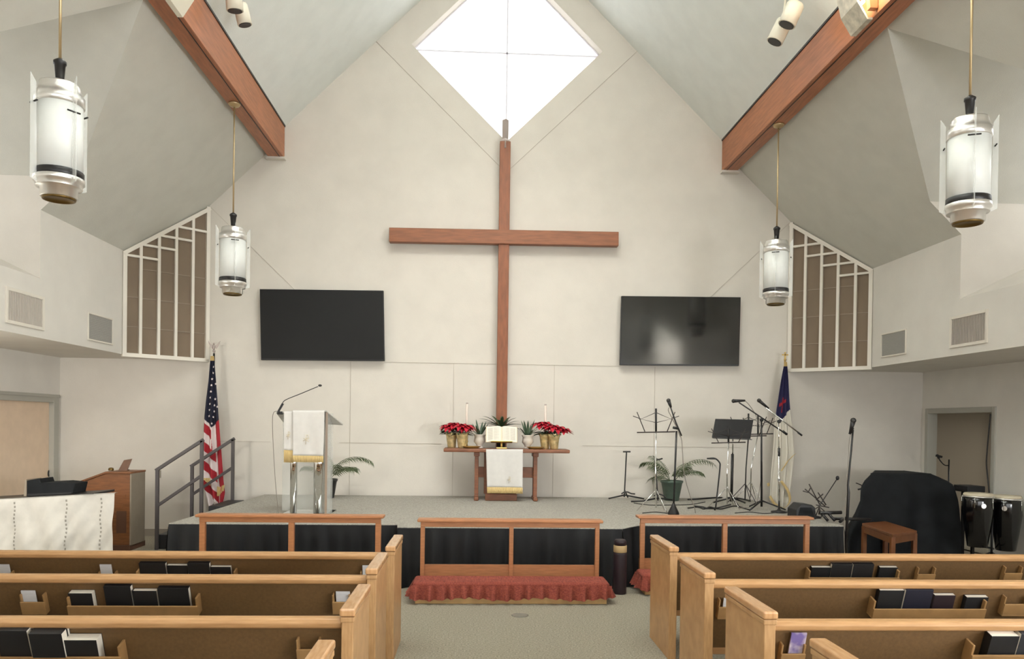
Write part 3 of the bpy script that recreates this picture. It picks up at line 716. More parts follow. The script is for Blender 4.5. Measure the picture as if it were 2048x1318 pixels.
# ------------------------------------------------------------------ kneeling rails
def krail(px0, px1, pxm, y, zt, label, dz=0, slim=.042):
    xa, xb, xm = at(px0, 1040, y).x, at(px1, 1040, y).x, at(pxm, 1100, y).x
    o = thing('kneeling_rail', label, 'rail', ((xa+xb)/2, y, 0), group='communion kneeling rails')
    part('handrail', MB().box((xa-.03, y-.09, zt-.028), (xb+.03, y+.07, zt)), M_railw, o, bevel=.008)
    part('apron', MB().box((xa, y-.055, zt-.078), (xb, y-.015, zt-.028)), M_railw, o, bevel=.004)
    for x in (xa+slim/2, xm, xb-slim/2): part('post', MB().box((x-slim/2, y-.05, .02), (x+slim/2, y+.0, zt-.078)), M_railw, o, bevel=.004)
    part('back_board', MB().box((xa, y-.012, .10), (xb, y+.012, .30)), M_railw, o, bevel=.003)
    part('step', MB().box((xa-.02, y-.40, 0), (xb+.02, y-.06, .11)), M_pale, o, bevel=.004)
    return o, xa, xb
def cushion(xa, xb, y, label):
    o = thing('kneeler_cushion', label, 'cushion', ((xa+xb)/2, y-.25, .11), group='red kneeler cushions')
    part('pad', MB().box((xa-.05, y-.41, .11), (xb+.05, y-.065, .205)), M_kneel, o, bevel=.035, seg=4)
    path = [V((xa-.065, y-.08, 0)), V((xa-.065, y-.43, 0)), V((xb+.065, y-.43, 0)), V((xb+.065, y-.08, 0))]
    L = [(path[i+1]-path[i]).length for i in range(3)]; T = sum(L)
    def fn(u, v):
        d = u*T; i = 0
        while i < 2 and d > L[i]: d -= L[i]; i += 1
        q = path[i].lerp(path[i+1], min(1, d/L[i])); dd = (path[i+1]-path[i]).normalized(); n = V((dd.y, -dd.x, 0))
        a = math.sin(u*T/.12*2*PI+math.sin(u*23))+.5*math.sin(u*T/.066*2*PI+1)
        return q+n*(-.01+(.030*a+.030)*v)+V((0, 0, .178-.125*v+.012*math.sin(u*T*9)*v))
    part('ruffle', MB().grid(fn, 260, 6), M_kneel, o)
o, xa, xb = krail(842, 1198, 1022, 7.69, .755, 'centre oak kneeling rail facing the aisle')
cushion(xa, xb, 7.69, 'long red ruffled kneeler cushion at the foot of the centre rail')
o, xa, xb = krail(402, 763, 584, 7.86, .765, 'kneeling rail before the clear lectern', slim=.055)
o, xa, xb = krail(1279, 1616, 1447, 8.10, .755, 'kneeling rail before the microphone and music stands', slim=.05)
cushion(xa, xb, 8.10, 'red kneeler cushion end peeping out behind the right front pew end')

# dark cylinder and floor plate
p = atz(1239, 1187, 0)
o = thing('storage_cylinder', 'tall dark plum cylinder with a beige label band on the carpet beside the centre rail', 'cylinder', p)
part('body', MB().lathe([(.064, 0), (.067, .01), (.067, .40), (.064, .42)], p, 24), M_plum, o)
part('label_band', MB().lathe([(.0655, .42), (.0675, .424), (.0675, .488), (.0655, .49)], p, 24), M_label, o)
part('cap', MB().lathe([(.062, .49), (.062, .53), (.054, .545), (.05, .548)], p, 24), M_plum, o)
p = atz(1040, 1231, 0); tag(MB().lathe([(.076, 0), (.076, .004), (.06, .006), (.02, .006)], p, 28).build('floor_plate', M_disc, None, origin=p), 'round grey floor outlet plate set in the aisle carpet', 'floor plate')

# ------------------------------------------------------------------ helpers for the chancel furniture
def T(px, Y): return [at(x, y, Y) for x, y in px]
def bez(pts, n=16):                 # smooth polyline through points (Catmull-Rom)
    P = [V(p) for p in pts]; P = [P[0]*2-P[1]]+P+[P[-1]*2-P[-2]]; out = []
    for i in range(1, len(P)-2):
        for k in range(n):
            t = k/n; a, b, c, d = P[i-1:i+3]
            out.append(0.5*((2*b)+(c-a)*t+(2*a-5*b+4*c-d)*t*t+(3*b-a-3*c+d)*t**3))
    return out+[P[-2]]

# ------------------------------------------------------------------ clear lectern with its paraments
YL = 9.02
c0 = at(606, 1030, YL); lec = thing('lectern', 'clear acrylic and chrome lectern standing on the stage', 'lectern', (c0.x, YL+.15, HS))
zt = at(606, 822, YL).z
for x, Y, r in ((587, YL+.06, .040), (638, YL+.06, .066)):
    q = at(x, 1000, Y); part('column', MB().lathe([(r, HS+.02), (r, zt-.03)], (q.x, Y, 0), 28), M_chrome, lec)
A, B_, C_, D_ = at(552, 823, YL-.02), at(653, 821, YL-.02), at(686, 848, YL+.40), at(566, 842, YL+.40)
part('reading_desk', MB().prism([A, B_, C_, D_], (0, 0, -.014)), mat('frosted_acrylic', (206, 204, 196), .25, alpha=.8), lec)
xr_ = at(653, 900, YL).x
part('side_panel', MB().box((xr_, YL, HS+.015), (xr_+.012, YL+.34, zt-.02)), M_acry, lec)
part('front_edge', MB().box((xr_-.014, YL-.006, HS+.015), (xr_+.012, YL, zt-.012)), mat('tinted_acrylic_edge', (150, 132, 116), .2), lec)
part('base_plate', MB().box((at(566, 1000, YL).x, YL-.05, HS+.001), (xr_+.06, YL+.40, HS+.018)), M_chrome, lec, bevel=.003)
part('side_panel', MB().box((at(566, 900, YL+.3).x, YL+.28, HS+.015), (xr_, YL+.29, zt-.06)), M_acry, lec)

def emblem(mb, c, w, h, n):          # gold interlaced P and X embroidery
    e = n*.004
    def st(pts, r=.0028): mb.tube([c+V((x*w, 0, z*h))+e for x, z in pts], r, 5)
    st([(-.05, -.5), (-.02, 0), (.0, .5)])
    st([(0, .48), (.25, .46), (.34, .30), (.22, .14), (-.01, .10)])
    st([(-.38, -.16), (.38, .12)]); st([(-.34, .14), (.36, -.24)])
def hang(name, quad, Y, fringe, label, logo, lipY, bow=0.012):
    TL, TR, BR, BL = T(quad, Y)
    o = thing(name, label, 'altar cloth', (TL+TR)/2, group='white gold-fringed cloths')
    def fn(u, v):
        a = TL.lerp(TR, u); b = BL.lerp(BR, u); q = a.lerp(b, v)
        return q+V((0, -bow*(math.sin(u*5+v*2)+.6*math.sin(u*11-v*3))*v, 0))
    mb = MB().grid(fn, 28, 20); mb.grid(lambda u, v: TL.lerp(TR, u)+V((0, lipY*v, .003*(1-v)+(-.06*v if lipY > .3 else 0))), 4, 2)
    part('cloth', mb, M_white, o, solid=.004)
    FL, FR = BL, BR; d = (BL-TL).normalized()
    part('fringe', MB().grid(lambda u, v: fn(u, 1)+d*(fringe*v)+V((0, .004*math.sin(u*160), 0)), 120, 2), M_gold, o, 'gold fringe', solid=.004)
    mb = MB(); cc = (TL+TR)/2*(1-logo[1])+(BL+BR)/2*logo[1]+V((logo[0], -.014-bow*.6, 0)); emblem(mb, cc, logo[2], logo[3], V((0, -1, 0)))
    part('embroidery', mb, M_thread, o)
hang('parament', [(585, 821), (649, 821), (647, 912), (586, 911)], YL-.045, .075, 'wide white cloth with gold fringe over the front of the lectern', (-.02, .64, .09, .11), .05)
hang('parament', [(568, 823), (586, 823), (587, 901), (568, 900)], YL-.025, .14, 'narrow white cloth strip with gold fringe at the side of the lectern', (.0, .62, .06, .09), .05, .004)
# gooseneck microphone on the lectern
g = thing('gooseneck_microphone', 'thin gooseneck microphone rising from the lectern top', 'microphone', at(560, 822, YL))
part('gooseneck', MB().tube(bez(T([(558, 818), (565, 806), (573, 799), (600, 788), (636, 773)], YL), 6), .005, 6), M_cable, g)
part('clip', MB().bar(at(555, 826, YL), at(566, 807, YL), .018, .022), M_blackp, g)
part('capsule', MB().ball(at(640, 771, YL), (.022, .014, .014), 10, 6), M_blackp, g)
part('base', MB().box(at(555, 829, YL)-V((0, .02, 0)), at(566, 823, YL)+V((0, .03, 0))), M_blackp, g)
tag(MB().tube(bez(T([(556, 822), (547, 826), (545, 850), (548, 920), (553, 990), (558, 1030)], YL-.02), 6), .004, 6).build('microphone_cable', M_greycable, None, origin=at(556, 822, YL)), 'grey cable hanging beside the lectern from its microphone', 'cable')

# ------------------------------------------------------------------ palms
def frond(base, az, L, el, droop, m, par, nl=15, ll=.17, sw=.75):
    pts = []; d = V((math.cos(az), math.sin(az), 0))
    for i in range(13):
        t = i/12; ang = el-droop*t
        q = V(base) if i == 0 else pts[-1]+(d*math.cos(ang)+V((0, 0, math.sin(ang))))*(L/12)
        pts.append(q)
    mb = MB(); mb.tube(pts, [.006*(1-.75*i/12) for i in range(13)], 5)
    side = V((-d.y, d.x, 0))
    for k in range(nl):
        t = .22+.78*k/nl; f = t*12; i = min(11, int(f)); q = pts[i].lerp(pts[i+1], f-i); tg = (pts[i+1]-pts[i]).normalized()
        l = ll*(1-.55*abs(t-.5)*1.4)
        for s in (-1, 1):
            dirv = (tg*.6+side*(s*sw)+V((0, 0, -.18))).normalized(); e = q+dirv*l+V((0, 0, -.06)); wv = tg*.0075; md = q+dirv*(l*.55)+V((0, 0, -.008))
            mb.add([q-wv*.4, q+wv*.4, md+wv, e, md-wv], [(0, 1, 2, 3, 4)])
    part('frond', mb, m, par)
def palm(px, py, Y, rt, rb, h, potm, fr, label, rim=True):
    q = at(px, py, Y); q.z = HS
    o = thing('potted_palm', label, 'potted plant', q)
    pr = [(rb*.92, 0), (rb, .01), (rt, h-.035), (rt*1.08, h-.03), (rt*1.10, h), (rt*.98, h), (rt*.95, h-.03)]
    part('pot', MB().lathe(pr, q, 24), potm, o); part('soil', MB().lathe([(rt*.95, h-.04), (.001, h-.03)], q, 20), M_soil, o)
    for az, L, el, dr in fr: frond(q+V((.03*math.cos(az), .03*math.sin(az), h-.03)), az, L, el, dr, M_palm, o)
palm(1343, 1000, 11.12, .150, .105, .29, M_potg, [(.15, .80, 1.45, 1.9), (-.5, .48, 1.2, 1.5), (PI-.2, .58, 1.62, 1.9), (PI+.5, .40, .9, 1.3), (2.3, .52, 1.42, 1.0), (-1.2, .45, 1.3, 1.2), (2.4, .40, 1.2, 1.0), (.7, .45, 1.2, .9)], 'leafy palm in a ribbed green pot among the music stands')
palm(654, 992, 11.05, .135, .10, .27, M_pot, [(.05, .80, 1.56, 2.1), (-.35, .50, 1.35, 1.7), (PI, .40, 1.4, 1.5), (.4, .46, 1.1, 1.2), (-1.0, .45, 1.35, 1.3), (1.9, .40, 1.4, .6)], 'palm in a black pot half hidden behind the lectern')

# ------------------------------------------------------------------ communion table and what stands on it
ZT = 1.35; YT0, YT1 = 10.74, 11.22
xl, xr = at(887, 903, YT0).x, at(1140, 903, YT0).x
tb = thing('communion_table', 'narrow brown wooden communion table below the cross', 'table', ((xl+xr)/2, 10.98, HS))
part('tabletop', MB().box((xl, YT0, ZT-.05), (xr, YT1, ZT)), M_table, tb, bevel=.012)
for px, px2 in ((953, 0), (1070, 1)):
    x = at(px, 950, 10.95).x
    part('leg', MB().box((x-.028, 10.90, HS+.05), (x+.028, 11.05, ZT-.05)), M_table, tb, bevel=.006)
    part('foot', MB().box((x-.032, 10.80, HS), (x+.032, 11.16, HS+.055)), M_table, tb, bevel=.014)
    part('bracket', MB().box((x-.04, 10.84, ZT-.11), (x+.04, 11.12, ZT-.05)), M_table, tb, bevel=.008)
x0_, x1_ = at(955, 944, 10.95).x, at(1068, 944, 10.95).x; z0_, z1_ = at(1000, 955, 10.95).z, at(1000, 934, 10.95).z
part('stretcher', MB().box((x0_, 10.955, z0_), (x1_, 10.995, z1_)), M_table, tb, bevel=.004)
xa_, xb_ = at(968, 944, 10.93).x, at(1034, 944, 10.93).x
part('pedestal', MB().box((xa_, 10.93, HS+.09), (xb_, 11.04, ZT-.05)), M_table, tb, bevel=.005)
part('pedestal_base', MB().box((xa_+.02, 10.86, HS), (xb_+.0, 11.1, HS+.095)), M_table, tb, bevel=.006)
hang('table_runner', [(972, 899), (1046, 899), (1045, 975), (974, 974)], YT0-.012, .085, 'white cloth with gold fringe hanging over the front of the communion table', (.06, .80, .06, .09), .42, .012)

def leafblade(mb, base, dirv, L, w, bend=.2, n=5):
    base = V(base); d = V(dirv).normalized(); s = d.cross(V((0, 0, 1)));
    if s.length < .05: s = V((1, 0, 0))
    s.normalize(); vs = []; fs = []
    h = V((d.x, d.y, 0)); 
    for i in range(n+1):
        t = i/n; ww = w*math.sin(PI*min(1, .12+.88*t*.98+.0))**.8 if t < 1 else 0.0005
        q = base+d*(L*t)+V((0, 0, -bend*L*t*t))+h*(bend*.3*L*t*t)
        vs += [q-s*ww/2, q+V((0, 0, -ww*.15)), q+s*ww/2]
    for i in range(n):
        a = i*3; fs += [(a, a+1, a+4, a+3), (a+1, a+2, a+5, a+4)]
    o = mb.smooth; mb.smooth = True; mb.add(vs, fs); mb.smooth = o
def poinsettia(px, Y, label, fl, tilt=0.0):
    q = at(px, 897, Y); q.z = ZT
    o = thing('poinsettia', label, 'potted plant', q, group='red poinsettias on the communion table')
    wob = lambda t, i: .05*math.sin(9*t+i*2)+.04*math.sin(14*t+i)
    part('foil_pot', MB().lathe([(.052, 0), (.056, .01), (.066, .10), (.078, .17), (.096, .215), (.085, .20), (.07, .16)], q, 28, wob=wob), M_foil, o)
    part('soil', MB().lathe([(.07, .165), (.001, .17)], q, 14), M_soil, o)
    mb = MB(); mb.tube([q+V((0, 0, .16)), q+V((.01, 0, .26))], .012, 6)
    for k in range(16):
        a = random.random()*2*PI; leafblade(mb, q+V((.02*math.cos(a), .02*math.sin(a), .19+.06*random.random())), (math.cos(a), math.sin(a), .25+.35*random.random()), .13+.05*random.random(), .06, .5)
    part('foliage', mb, M_leaf, o)
    for fx, fz, r in fl:
        c = q+V((fx, -.03+.06*random.random(), fz)); mb = MB()
        for k in range(17):
            a = 2*PI*k/17+random.random()*.3; up = .05+.3*(k % 3)
            leafblade(mb, c, (math.cos(a), math.sin(a)*.9-.12, up), r*1.12*(1-.2*(k % 2)), r*.62, .75)
        part('bract', mb, M_bract, o)
poinsettia(903, 11.08, 'poinsettia in gold foil at the outer left end of the communion table', [(-.05, .315, .12), (.03, .345, .11), (-.01, .29, .10)])
poinsettia(924, 10.96, 'poinsettia in gold foil beside the urn left of the open book', [(.06, .315, .12), (-.02, .33, .12), (.02, .285, .10)])
poinsettia(1090, 11.08, 'poinsettia in gold foil next to the urn right of the open book', [(-.08, .36, .12), (-.01, .375, .12), (.05, .33, .10)])
poinsettia(1108, 10.97, 'poinsettia in gold foil at the outer right end of the communion table', [(.05, .31, .13), (-.02, .33, .12), (.14, .285, .11)])
def urnplant(px, Y, label):
    q = at(px, 893, Y); q.z = ZT
    o = thing('urn_plant', label, 'potted plant', q, group='spiky plants in pale urns')
    part('urn', MB().lathe([(.055, 0), (.058, .012), (.04, .025), (.05, .05), (.082, .09), (.076, .13), (.07, .16), (.086, .185), (.088, .195), (.07, .19), (.06, .17)], q, 28), M_urn, o)
    part('soil', MB().lathe([(.066, .175), (.001, .18)], q, 14), M_soil, o)
    mb = MB()
    for k in range(11):
        a = 2*PI*k/11+.4*random.random(); e = .9+1.6*random.random()
        leafblade(mb, q+V((.02*math.cos(a), .02*math.sin(a), .17)), (math.cos(a), math.sin(a), e), .17+.11*(e-.9)/1.6+.02*random.random(), .034, .08, 6)
    part('leaves', mb, M_snake, o)
urnplant(959, 11.05, 'spiky green plant in a pale urn left of the open book')
urnplant(1055, 11.05, 'spiky green plant in a pale urn right of the open book')
q = at(1002, 890, 11.15); q.z = ZT
o = thing('table_plant', 'dark arching plant behind the open book at the foot of the cross', 'potted plant', q)
part('pot', MB().lathe([(.06, 0), (.085, .30), (.09, .30), (.08, .28)], q, 22), M_pot, o)
mb = MB()
for a, e, L in ((PI, .75, .36), (PI+.3, 1.0, .36), (PI-.4, .45, .34), (0, .75, .28), (.3, .45, .30), (-.3, 1.1, .30), (1.5, 1.8, .28), (2.2, 1.2, .34), (.8, 1.3, .30), (-1.2, .8, .26), (-1.8, .9, .26), (PI+.8, .6, .28), (-.7, .5, .27), (-1.5, 1.5, .28), (.1, .15, .30), (PI, .2, .30), (2.6, .6, .3), (1.1, .8, .3)):
    leafblade(mb, q+V((.02*math.cos(a), .02*math.sin(a), .30)), (math.cos(a), math.sin(a), e*1.2), L*1.05, .046, .35, 7)
part('leaves', mb, M_leaf, o)
# open book on its brass stand
q = at(1003, 898, 10.86); q.z = ZT
o = thing('book_stand', 'brass bookstand on the communion table carrying the open book', 'bookstand', q)
part('base', MB().box(q+V((-.075, -.05, 0)), q+V((.075, .07, .02))), M_brass, o, bevel=.006)
part('stem', MB().tube([q+V((0, .0, .02)), q+V((0, .02, .09))], .014, 10), M_brass, o)
tl = math.radians(24); ez_ = V((0, math.sin(tl), math.cos(tl))); en_ = V((0, -math.cos(tl), math.sin(tl)))
cb = q+V((0, .02, .085))
part('rest', MB().obox(cb+ez_*.10+en_*.004, (.15, 0, 0), en_*.004, ez_*.10), M_bench, o)
part('ledge', MB().obox(cb+en_*.03, (.15, 0, 0), en_*.03, ez_*.004), M_brass, o)
bk = thing('open_book', 'large open book with cream pages on the brass stand', 'book', cb)
hw = (at(1035, 872, 10.87).x-at(972, 872, 10.87).x)/2; hh = .228
def page(sg):
    def fn(u, v): return cb+ez_*(.006+hh*v)+V((sg*hw*(.02+.94*u), 0, 0))+en_*(.018+.036*math.sin(PI*min(1, u*1.15)**.6)*(1-.35*u))
    return fn
for sg in (-1, 1):
    mb = MB(); mb.grid(page(sg), 12, 6); f2 = lambda u, v: cb+ez_*(.006+hh*v)+V((sg*hw*(.02+.94*u), 0, 0))+en_*.017
    mb.grid(f2, 12, 6)
    for v in (0, 1): mb.grid(lambda u, t: page(sg)(u, v).lerp(f2(u, v), t), 12, 1)
    mb.grid(lambda u, t: page(sg)(1, u).lerp(f2(1, u), t), 6, 1)
    pg = part('page_block', mb, M_pages, bk)
    mb = MB()
    for col in (.16, .58):
        for r in range(14):
            v = .12+.76*r/13; mb.tube([page(sg)(col+.0, v)+en_*.001, page(sg)(col+.17, v)+en_*.001, page(sg)(col+.33, v)+en_*.001], .0016, 3, False)
    part('text_lines', mb, mat('faint_print', (176, 172, 158), .9) if sg < 0 else MATS['faint_print'], pg)
part('cover', MB().obox(cb+ez_*(.004+hh/2)+en_*.013, (hw, 0, 0), en_*.004, ez_*(hh/2+.006)), mat('cream_cover', (222, 204, 170), .6), bk, bevel=.002)
def candle(px, ytop, label):
    q = at(px, 892, 11.15); q.z = ZT; zt_ = at(px, ytop, 11.15).z
    o = thing('candlestick', label, 'candlestick', q, group='brass candlesticks with tall pale candles')
    part('holder', MB().lathe([(.05, 0), (.05, .012), (.02, .025), (.014, .07), (.024, .09), (.014, .11), (.02, .15), (.024, .165)], q, 20), M_brass, o)
    part('candle', MB().lathe([(.017, .16), (.017, zt_-q.z-.02)], q, 14), M_candle, o)
    part('follower', MB().lathe([(.016, zt_-q.z-.03), (.016, zt_-q.z-.005), (.008, zt_-q.z)], q, 14), M_tip, o)
candle(933, 805, 'tall pale candle in brass behind the left poinsettias')
candle(1090, 808, 'tall pale candle in brass behind the right poinsettias')
def plate(px, label):
    q = at(px, 896, 10.88); q.z = ZT
    tag(MB().lathe([(.09, .002), (.10, .012), (.125, .028), (.128, .032), (.10, .018), (.0, .012)], q, 32).build('offering_plate', M_brass, None, origin=q), label, 'plate', 'brass offering plates')
plate(944, 'brass offering plate left of the open book on the communion table'); plate(1071, 'brass offering plate right of the open book on the communion table')

# ------------------------------------------------------------------ flags
def interp(tab, y):
    if y <= tab[0][0]: return tab[0][1:]
    for a, b in zip(tab, tab[1:]):
        if y <= b[0]:
            t = (y-a[0])/(b[0]-a[0]); return [lerp(a[i], b[i], t) for i in (1, 2)]
    return tab[-1][1:]
def star(mb, c, r, n=V((0, -1, 0))):
    pts = [c+V((math.sin(2*PI*k/10)*r*(1 if k % 2 == 0 else .42), -.002, math.cos(2*PI*k/10)*r*(1 if k % 2 == 0 else .42))) for k in range(10)]
    mb.prism(pts, (0, .004, 0))
def flag(tab, YF, nu, nv, cfn, mats, folds, root, ph=0.0, amp=.035):
    y0, y1 = tab[0][0], tab[-1][0]
    def fn(u, v):
        y = lerp(y0, y1, v); l, r = interp(tab, y)
        bot = 5*math.sin(u*9+1)*(v > .97)
        q = at(lerp(l, r, u), y+bot, YF)
        return q+V((0, -amp*(.3+v)*math.sin(u*folds*2*PI+ph+v*1.2)*math.sin(PI*u)**.4 if 0 < u < 1 else 0, 0))
    def mfn(u, v):
        y = lerp(y0, y1, v); l, r = interp(tab, y); return cfn(lerp(l, r, u), y, l, r, u)
    mb = MB().grid(fn, nu, nv, mfn=mfn)
    return mb, fn, y0, y1
YF = 11.30
p0 = at(426, 720, YF); base = V((p0.x, YF+.04, 0))
us = thing('flag_on_pole', 'furled flag with white stars on navy and red stripes behind the stair', 'flag', base, group='flags on poles')
tabU = [(712, 421, 428), (760, 417, 432), (800, 412, 435), (830, 409, 437), (870, 407, 440), (905, 405, 443), (960, 405, 447), (985, 410, 450), (1008, 418, 446)]
def cU(x, y, l, r, u):
    if y < 722: return 3
    if y < 838+17*max(0, 1-abs(x-424)/15): return 2
    if u > .66 or (u > .5 and y < 900): return int((x-r+60)/8.6) % 2
    return int((y-1.05*(x-405)-842+400)/19.0+1) % 2
mb, fn, y0, y1 = flag(tabU, YF-.02, 80, 220, cU, None, 2.4, us)
for sx, sy in ((190, 272), (186, 322), (181, 373), (217, 362), (176, 425), (170, 475), (210, 487), (166, 527), (200, 538), (228, 550), (161, 576), (196, 588), (157, 627), (190, 635), (183, 688), (194, 222)):
    x, y = sx/4.118+380, sy/4.118+680; l, r = interp(tabU, y); u = (x-l)/(r-l); mb.cur = 1; star(mb, fn(min(.97, max(.03, u)), (y-y0)/(y1-y0))+V((0, -.006, 0)), .019)
part('flag_cloth', mb, [M_red, M_fwhite, M_blue, M_gold], us)
mb = MB()
mb.grid(lambda u, v: at(lerp(434, 449, u)-2*v*u, 972+lerp(20, 12, u)*v+2*math.sin(u*5), YF-.05)+V((0, -.012*math.sin(u*30), 0)), 30, 5)
part('fringe', mb, M_gold, us, 'gold fringe'); mb = MB()
mb.grid(lambda u, v: at(lerp(406, 420, u)+1*v, 956+lerp(3, 16, u)*v, YF-.065)+V((0, -.01*math.sin(u*24), 0)), 20, 4)
part('fringe', mb, M_gold, us, 'gold fringe')
zt_ = at(426, 706, YF).z
part('pole', MB().tube([base, V((base.x, base.y, zt_))], .014, 10), M_blackm, us)
part('stand', MB().lathe([(.145, 0), (.145, .03), (.06, .06), (.03, .16), (.016, .17)], base, 24), M_brass, us)
e0 = V((base.x, base.y, zt_)); mb = MB(); mb.ball(e0+V((0, 0, .03)), .022, 10, 6); mb.ball(e0+V((0, -.01, .085)), (.02, .02, .042), 8, 6); mb.ball(e0+V((.005, -.02, .135)), (.014, .016, .014), 8, 5)
for s in (-1, 1):
    mb.prism([e0+V((0, 0, .10)), e0+V((s*.05, 0, .14)), e0+V((s*.085, 0, .18)), e0+V((s*.075, 0, .135)), e0+V((s*.03, 0, .065))], (0, .012, 0))
part('eagle_finial', mb, M_tip, us)

p0 = at(1572, 730, YF); base = V((p0.x, YF+.04, 0))
cf = thing('flag_on_pole', 'furled white flag with blue corner and gold cross finial near the right lattice', 'flag', base, group='flags on poles')
tabC = [(724, 1569, 1574), (760, 1562, 1577), (800, 1556, 1579), (825, 1552, 1581), (850, 1549, 1585), (905, 1546, 1590), (950, 1542, 1586), (1000, 1539, 1580), (1014, 1546, 1574)]
def cC(x, y, l, r, u):
    if y < 732: return 3
    if y < 820+24*max(0, 1-abs(x-1562)/16):
        if abs(x-1565-(y-808)*-.1) < 2.0 and 795 < y < 826: return 0
        if abs(y-806-(x-1565)*-.8) < 3 and abs(x-1565) < 6: return 0
        return 2
    return 1
mb, fn, y0, y1 = flag(tabC, YF-.02, 60, 200, cC, None, 3.2, cf, 1.0)
part('flag_cloth', mb, [M_red, M_fcream, M_blue2, M_gold], cf)
for rb in ([(1590, 908), (1576, 922), (1563, 942)], [(1562, 962), (1575, 980), (1580, 1000), (1572, 1014), (1560, 1018)], [(1536, 966), (1538, 972)], [(1540, 992), (1548, 1006), (1562, 1016)]):
    pts = bez(T(rb, YF-.10), 6); mb = MB(); n = len(pts)
    mb.grid(lambda u, v: pts[min(n-1, int(u*(n-1)+.5))]+V((.034*(v-.5), -.006*math.sin(u*60), .02*(v-.5))), n-1, 2); part('fringe', mb, M_gold, cf, 'gold fringe', solid=.003)
zt_ = at(1572, 722, YF).z
part('pole', MB().tube([base, V((base.x, base.y, zt_))], .014, 10), M_brass, cf)
part('stand', MB().lathe([(.145, 0), (.145, .03), (.06, .06), (.03, .16), (.016, .17)], base, 24), M_brass, cf)
e0 = V((base.x, base.y, zt_)); mb = MB(); mb.ball(e0+V((0, 0, .02)), .02, 8, 5); mb.box(e0+V((-.010, -.008, .02)), e0+V((.010, .008, .135))); mb.box(e0+V((-.045, -.008, .085)), e0+V((.045, .008, .105)))
part('cross_finial', mb, M_brass, cf)

# ------------------------------------------------------------------ stands on the stage
def tripod(o, q, hub, R, m, r=.009, a0=.3, n=3, foot=True):
    for k in range(n):
        a = a0+2*PI*k/n; e = q+V((R*math.cos(a), R*math.sin(a), r+.002))
        part('leg', MB().tube([q+V((0, 0, hub)), e], r, 6), m, o)
M_wire = mat('dark_wire', (62, 54, 50), .45, metal=.3)
def wire_stand(label, cx, yt, yb, hw, Y, pole_px, polem, base, upper=None, m=None, legm=None):
    m = m or M_wire
    q = at(base[0], base[1], Y); q.z = HS
    o = thing('music_stand', label, 'music stand', q, group='folding music stands')
    A_ = lambda x, y: at(x, y, Y)
    part('desk_post', MB().tube(T([(cx, yt), (cx, yb)], Y), .013, 8), upper or M_blackm, o)
    part('ledge', MB().tube(T([(cx-hw, yb+1), (cx+hw, yb-.5)], Y-.03), .009, 6), m, o)
    k = hw/38; h = (yb-yt)
    for s in (-1, 1):
        part('arm', MB().tube(T([(cx+s*22*k, yb), (cx+s*38*k, yb-h*.85)], Y), .006, 5), m, o)
        part('arm', MB().tube(T([(cx, yt+h*.17), (cx+s*30*k, yb-h*.55), (cx, yb-h*.40)], Y), .005, 5), m, o)
        part('arm', MB().tube(T([(cx+s*46*k, yb-h*.68), (cx+s*30*k, yb-h*.55)], Y), .005, 5), m, o)
    part('pole', MB().tube([A_(cx, yb), A_(pole_px[0], (yb*.45+pole_px[1]*.55)), q+V((0, 0, .05))], .009, 8), polem, o)
    tripod(o, q, .28, .24, legm or polem, .006, .9)
wire_stand('wire music stand closest to the cross, beside the straight black microphone stand', 1312, 817, 864, 38, 9.62, (1311, 1020), M_chrome, (1312, 1024))
wire_stand('wire music stand on a bright pole in front of the solid black music desk', 1457, 852, 885, 34, 10.2, (1454, 1000), M_chrome, (1454, 1016))
wire_stand('wire music stand on a black pole just behind the solid black music desk', 1497, 827, 872, 36, 10.80, (1492, 990), M_blackm, (1490, 1004), legm=M_darkm)
wire_stand('wire music stand on a thin bright pole between black pole and boom stand', 1516, 830, 868, 30, 11.15, (1502, 990), M_chrome, (1501, 1003))
# solid black music desk
Y = 10.6; q = at(1464, 1010, Y); q.z = HS
o = thing('music_desk_stand', 'solid black music desk on a thick black pole', 'music stand', q)
cs = [at(1431, 838, Y+.06), at(1507, 840, Y+.06), at(1501, 878, Y-.05), at(1424, 875, Y-.05)]
part('desk', MB().prism(cs, (0, .014, .004)), M_blackp, o, bevel=.004)
part('lip', MB().prism([cs[3], cs[2], cs[2]+V((0, -.06, -.004)), cs[3]+V((0, -.06, -.004))], (0, 0, -.008)), M_blackp, o)
part('upper_pole', MB().tube(T([(1466, 860), (1465, 912)], Y+.03), .010, 8), M_chrome, o)
part('lower_pole', MB().tube([at(1465, 908, Y+.03), q+V((0, .03, .04))], .020, 10), M_blackm, o)
tripod(o, q, .10, .26, M_blackm, .012, .5)
def micbody(label, head, tail, Y, r=.026, tY=None):
    a, b = at(*head, Y), at(*tail, tY or Y); d = (b-a).normalized()
    o = thing('microphone', label, 'microphone', a, group='handheld microphones on stands')
    part('grille', MB().ball(a, r, 14, 10), mat('mic_grille', (52, 50, 48), .5, metal=.4) if 'mic_grille' not in MATS else MATS['mic_grille'], o)
    part('body', MB().tube([a+d*r*.6, a+d*.05, b], [r*.86, r*.75, r*.5], 12), M_blackm, o)
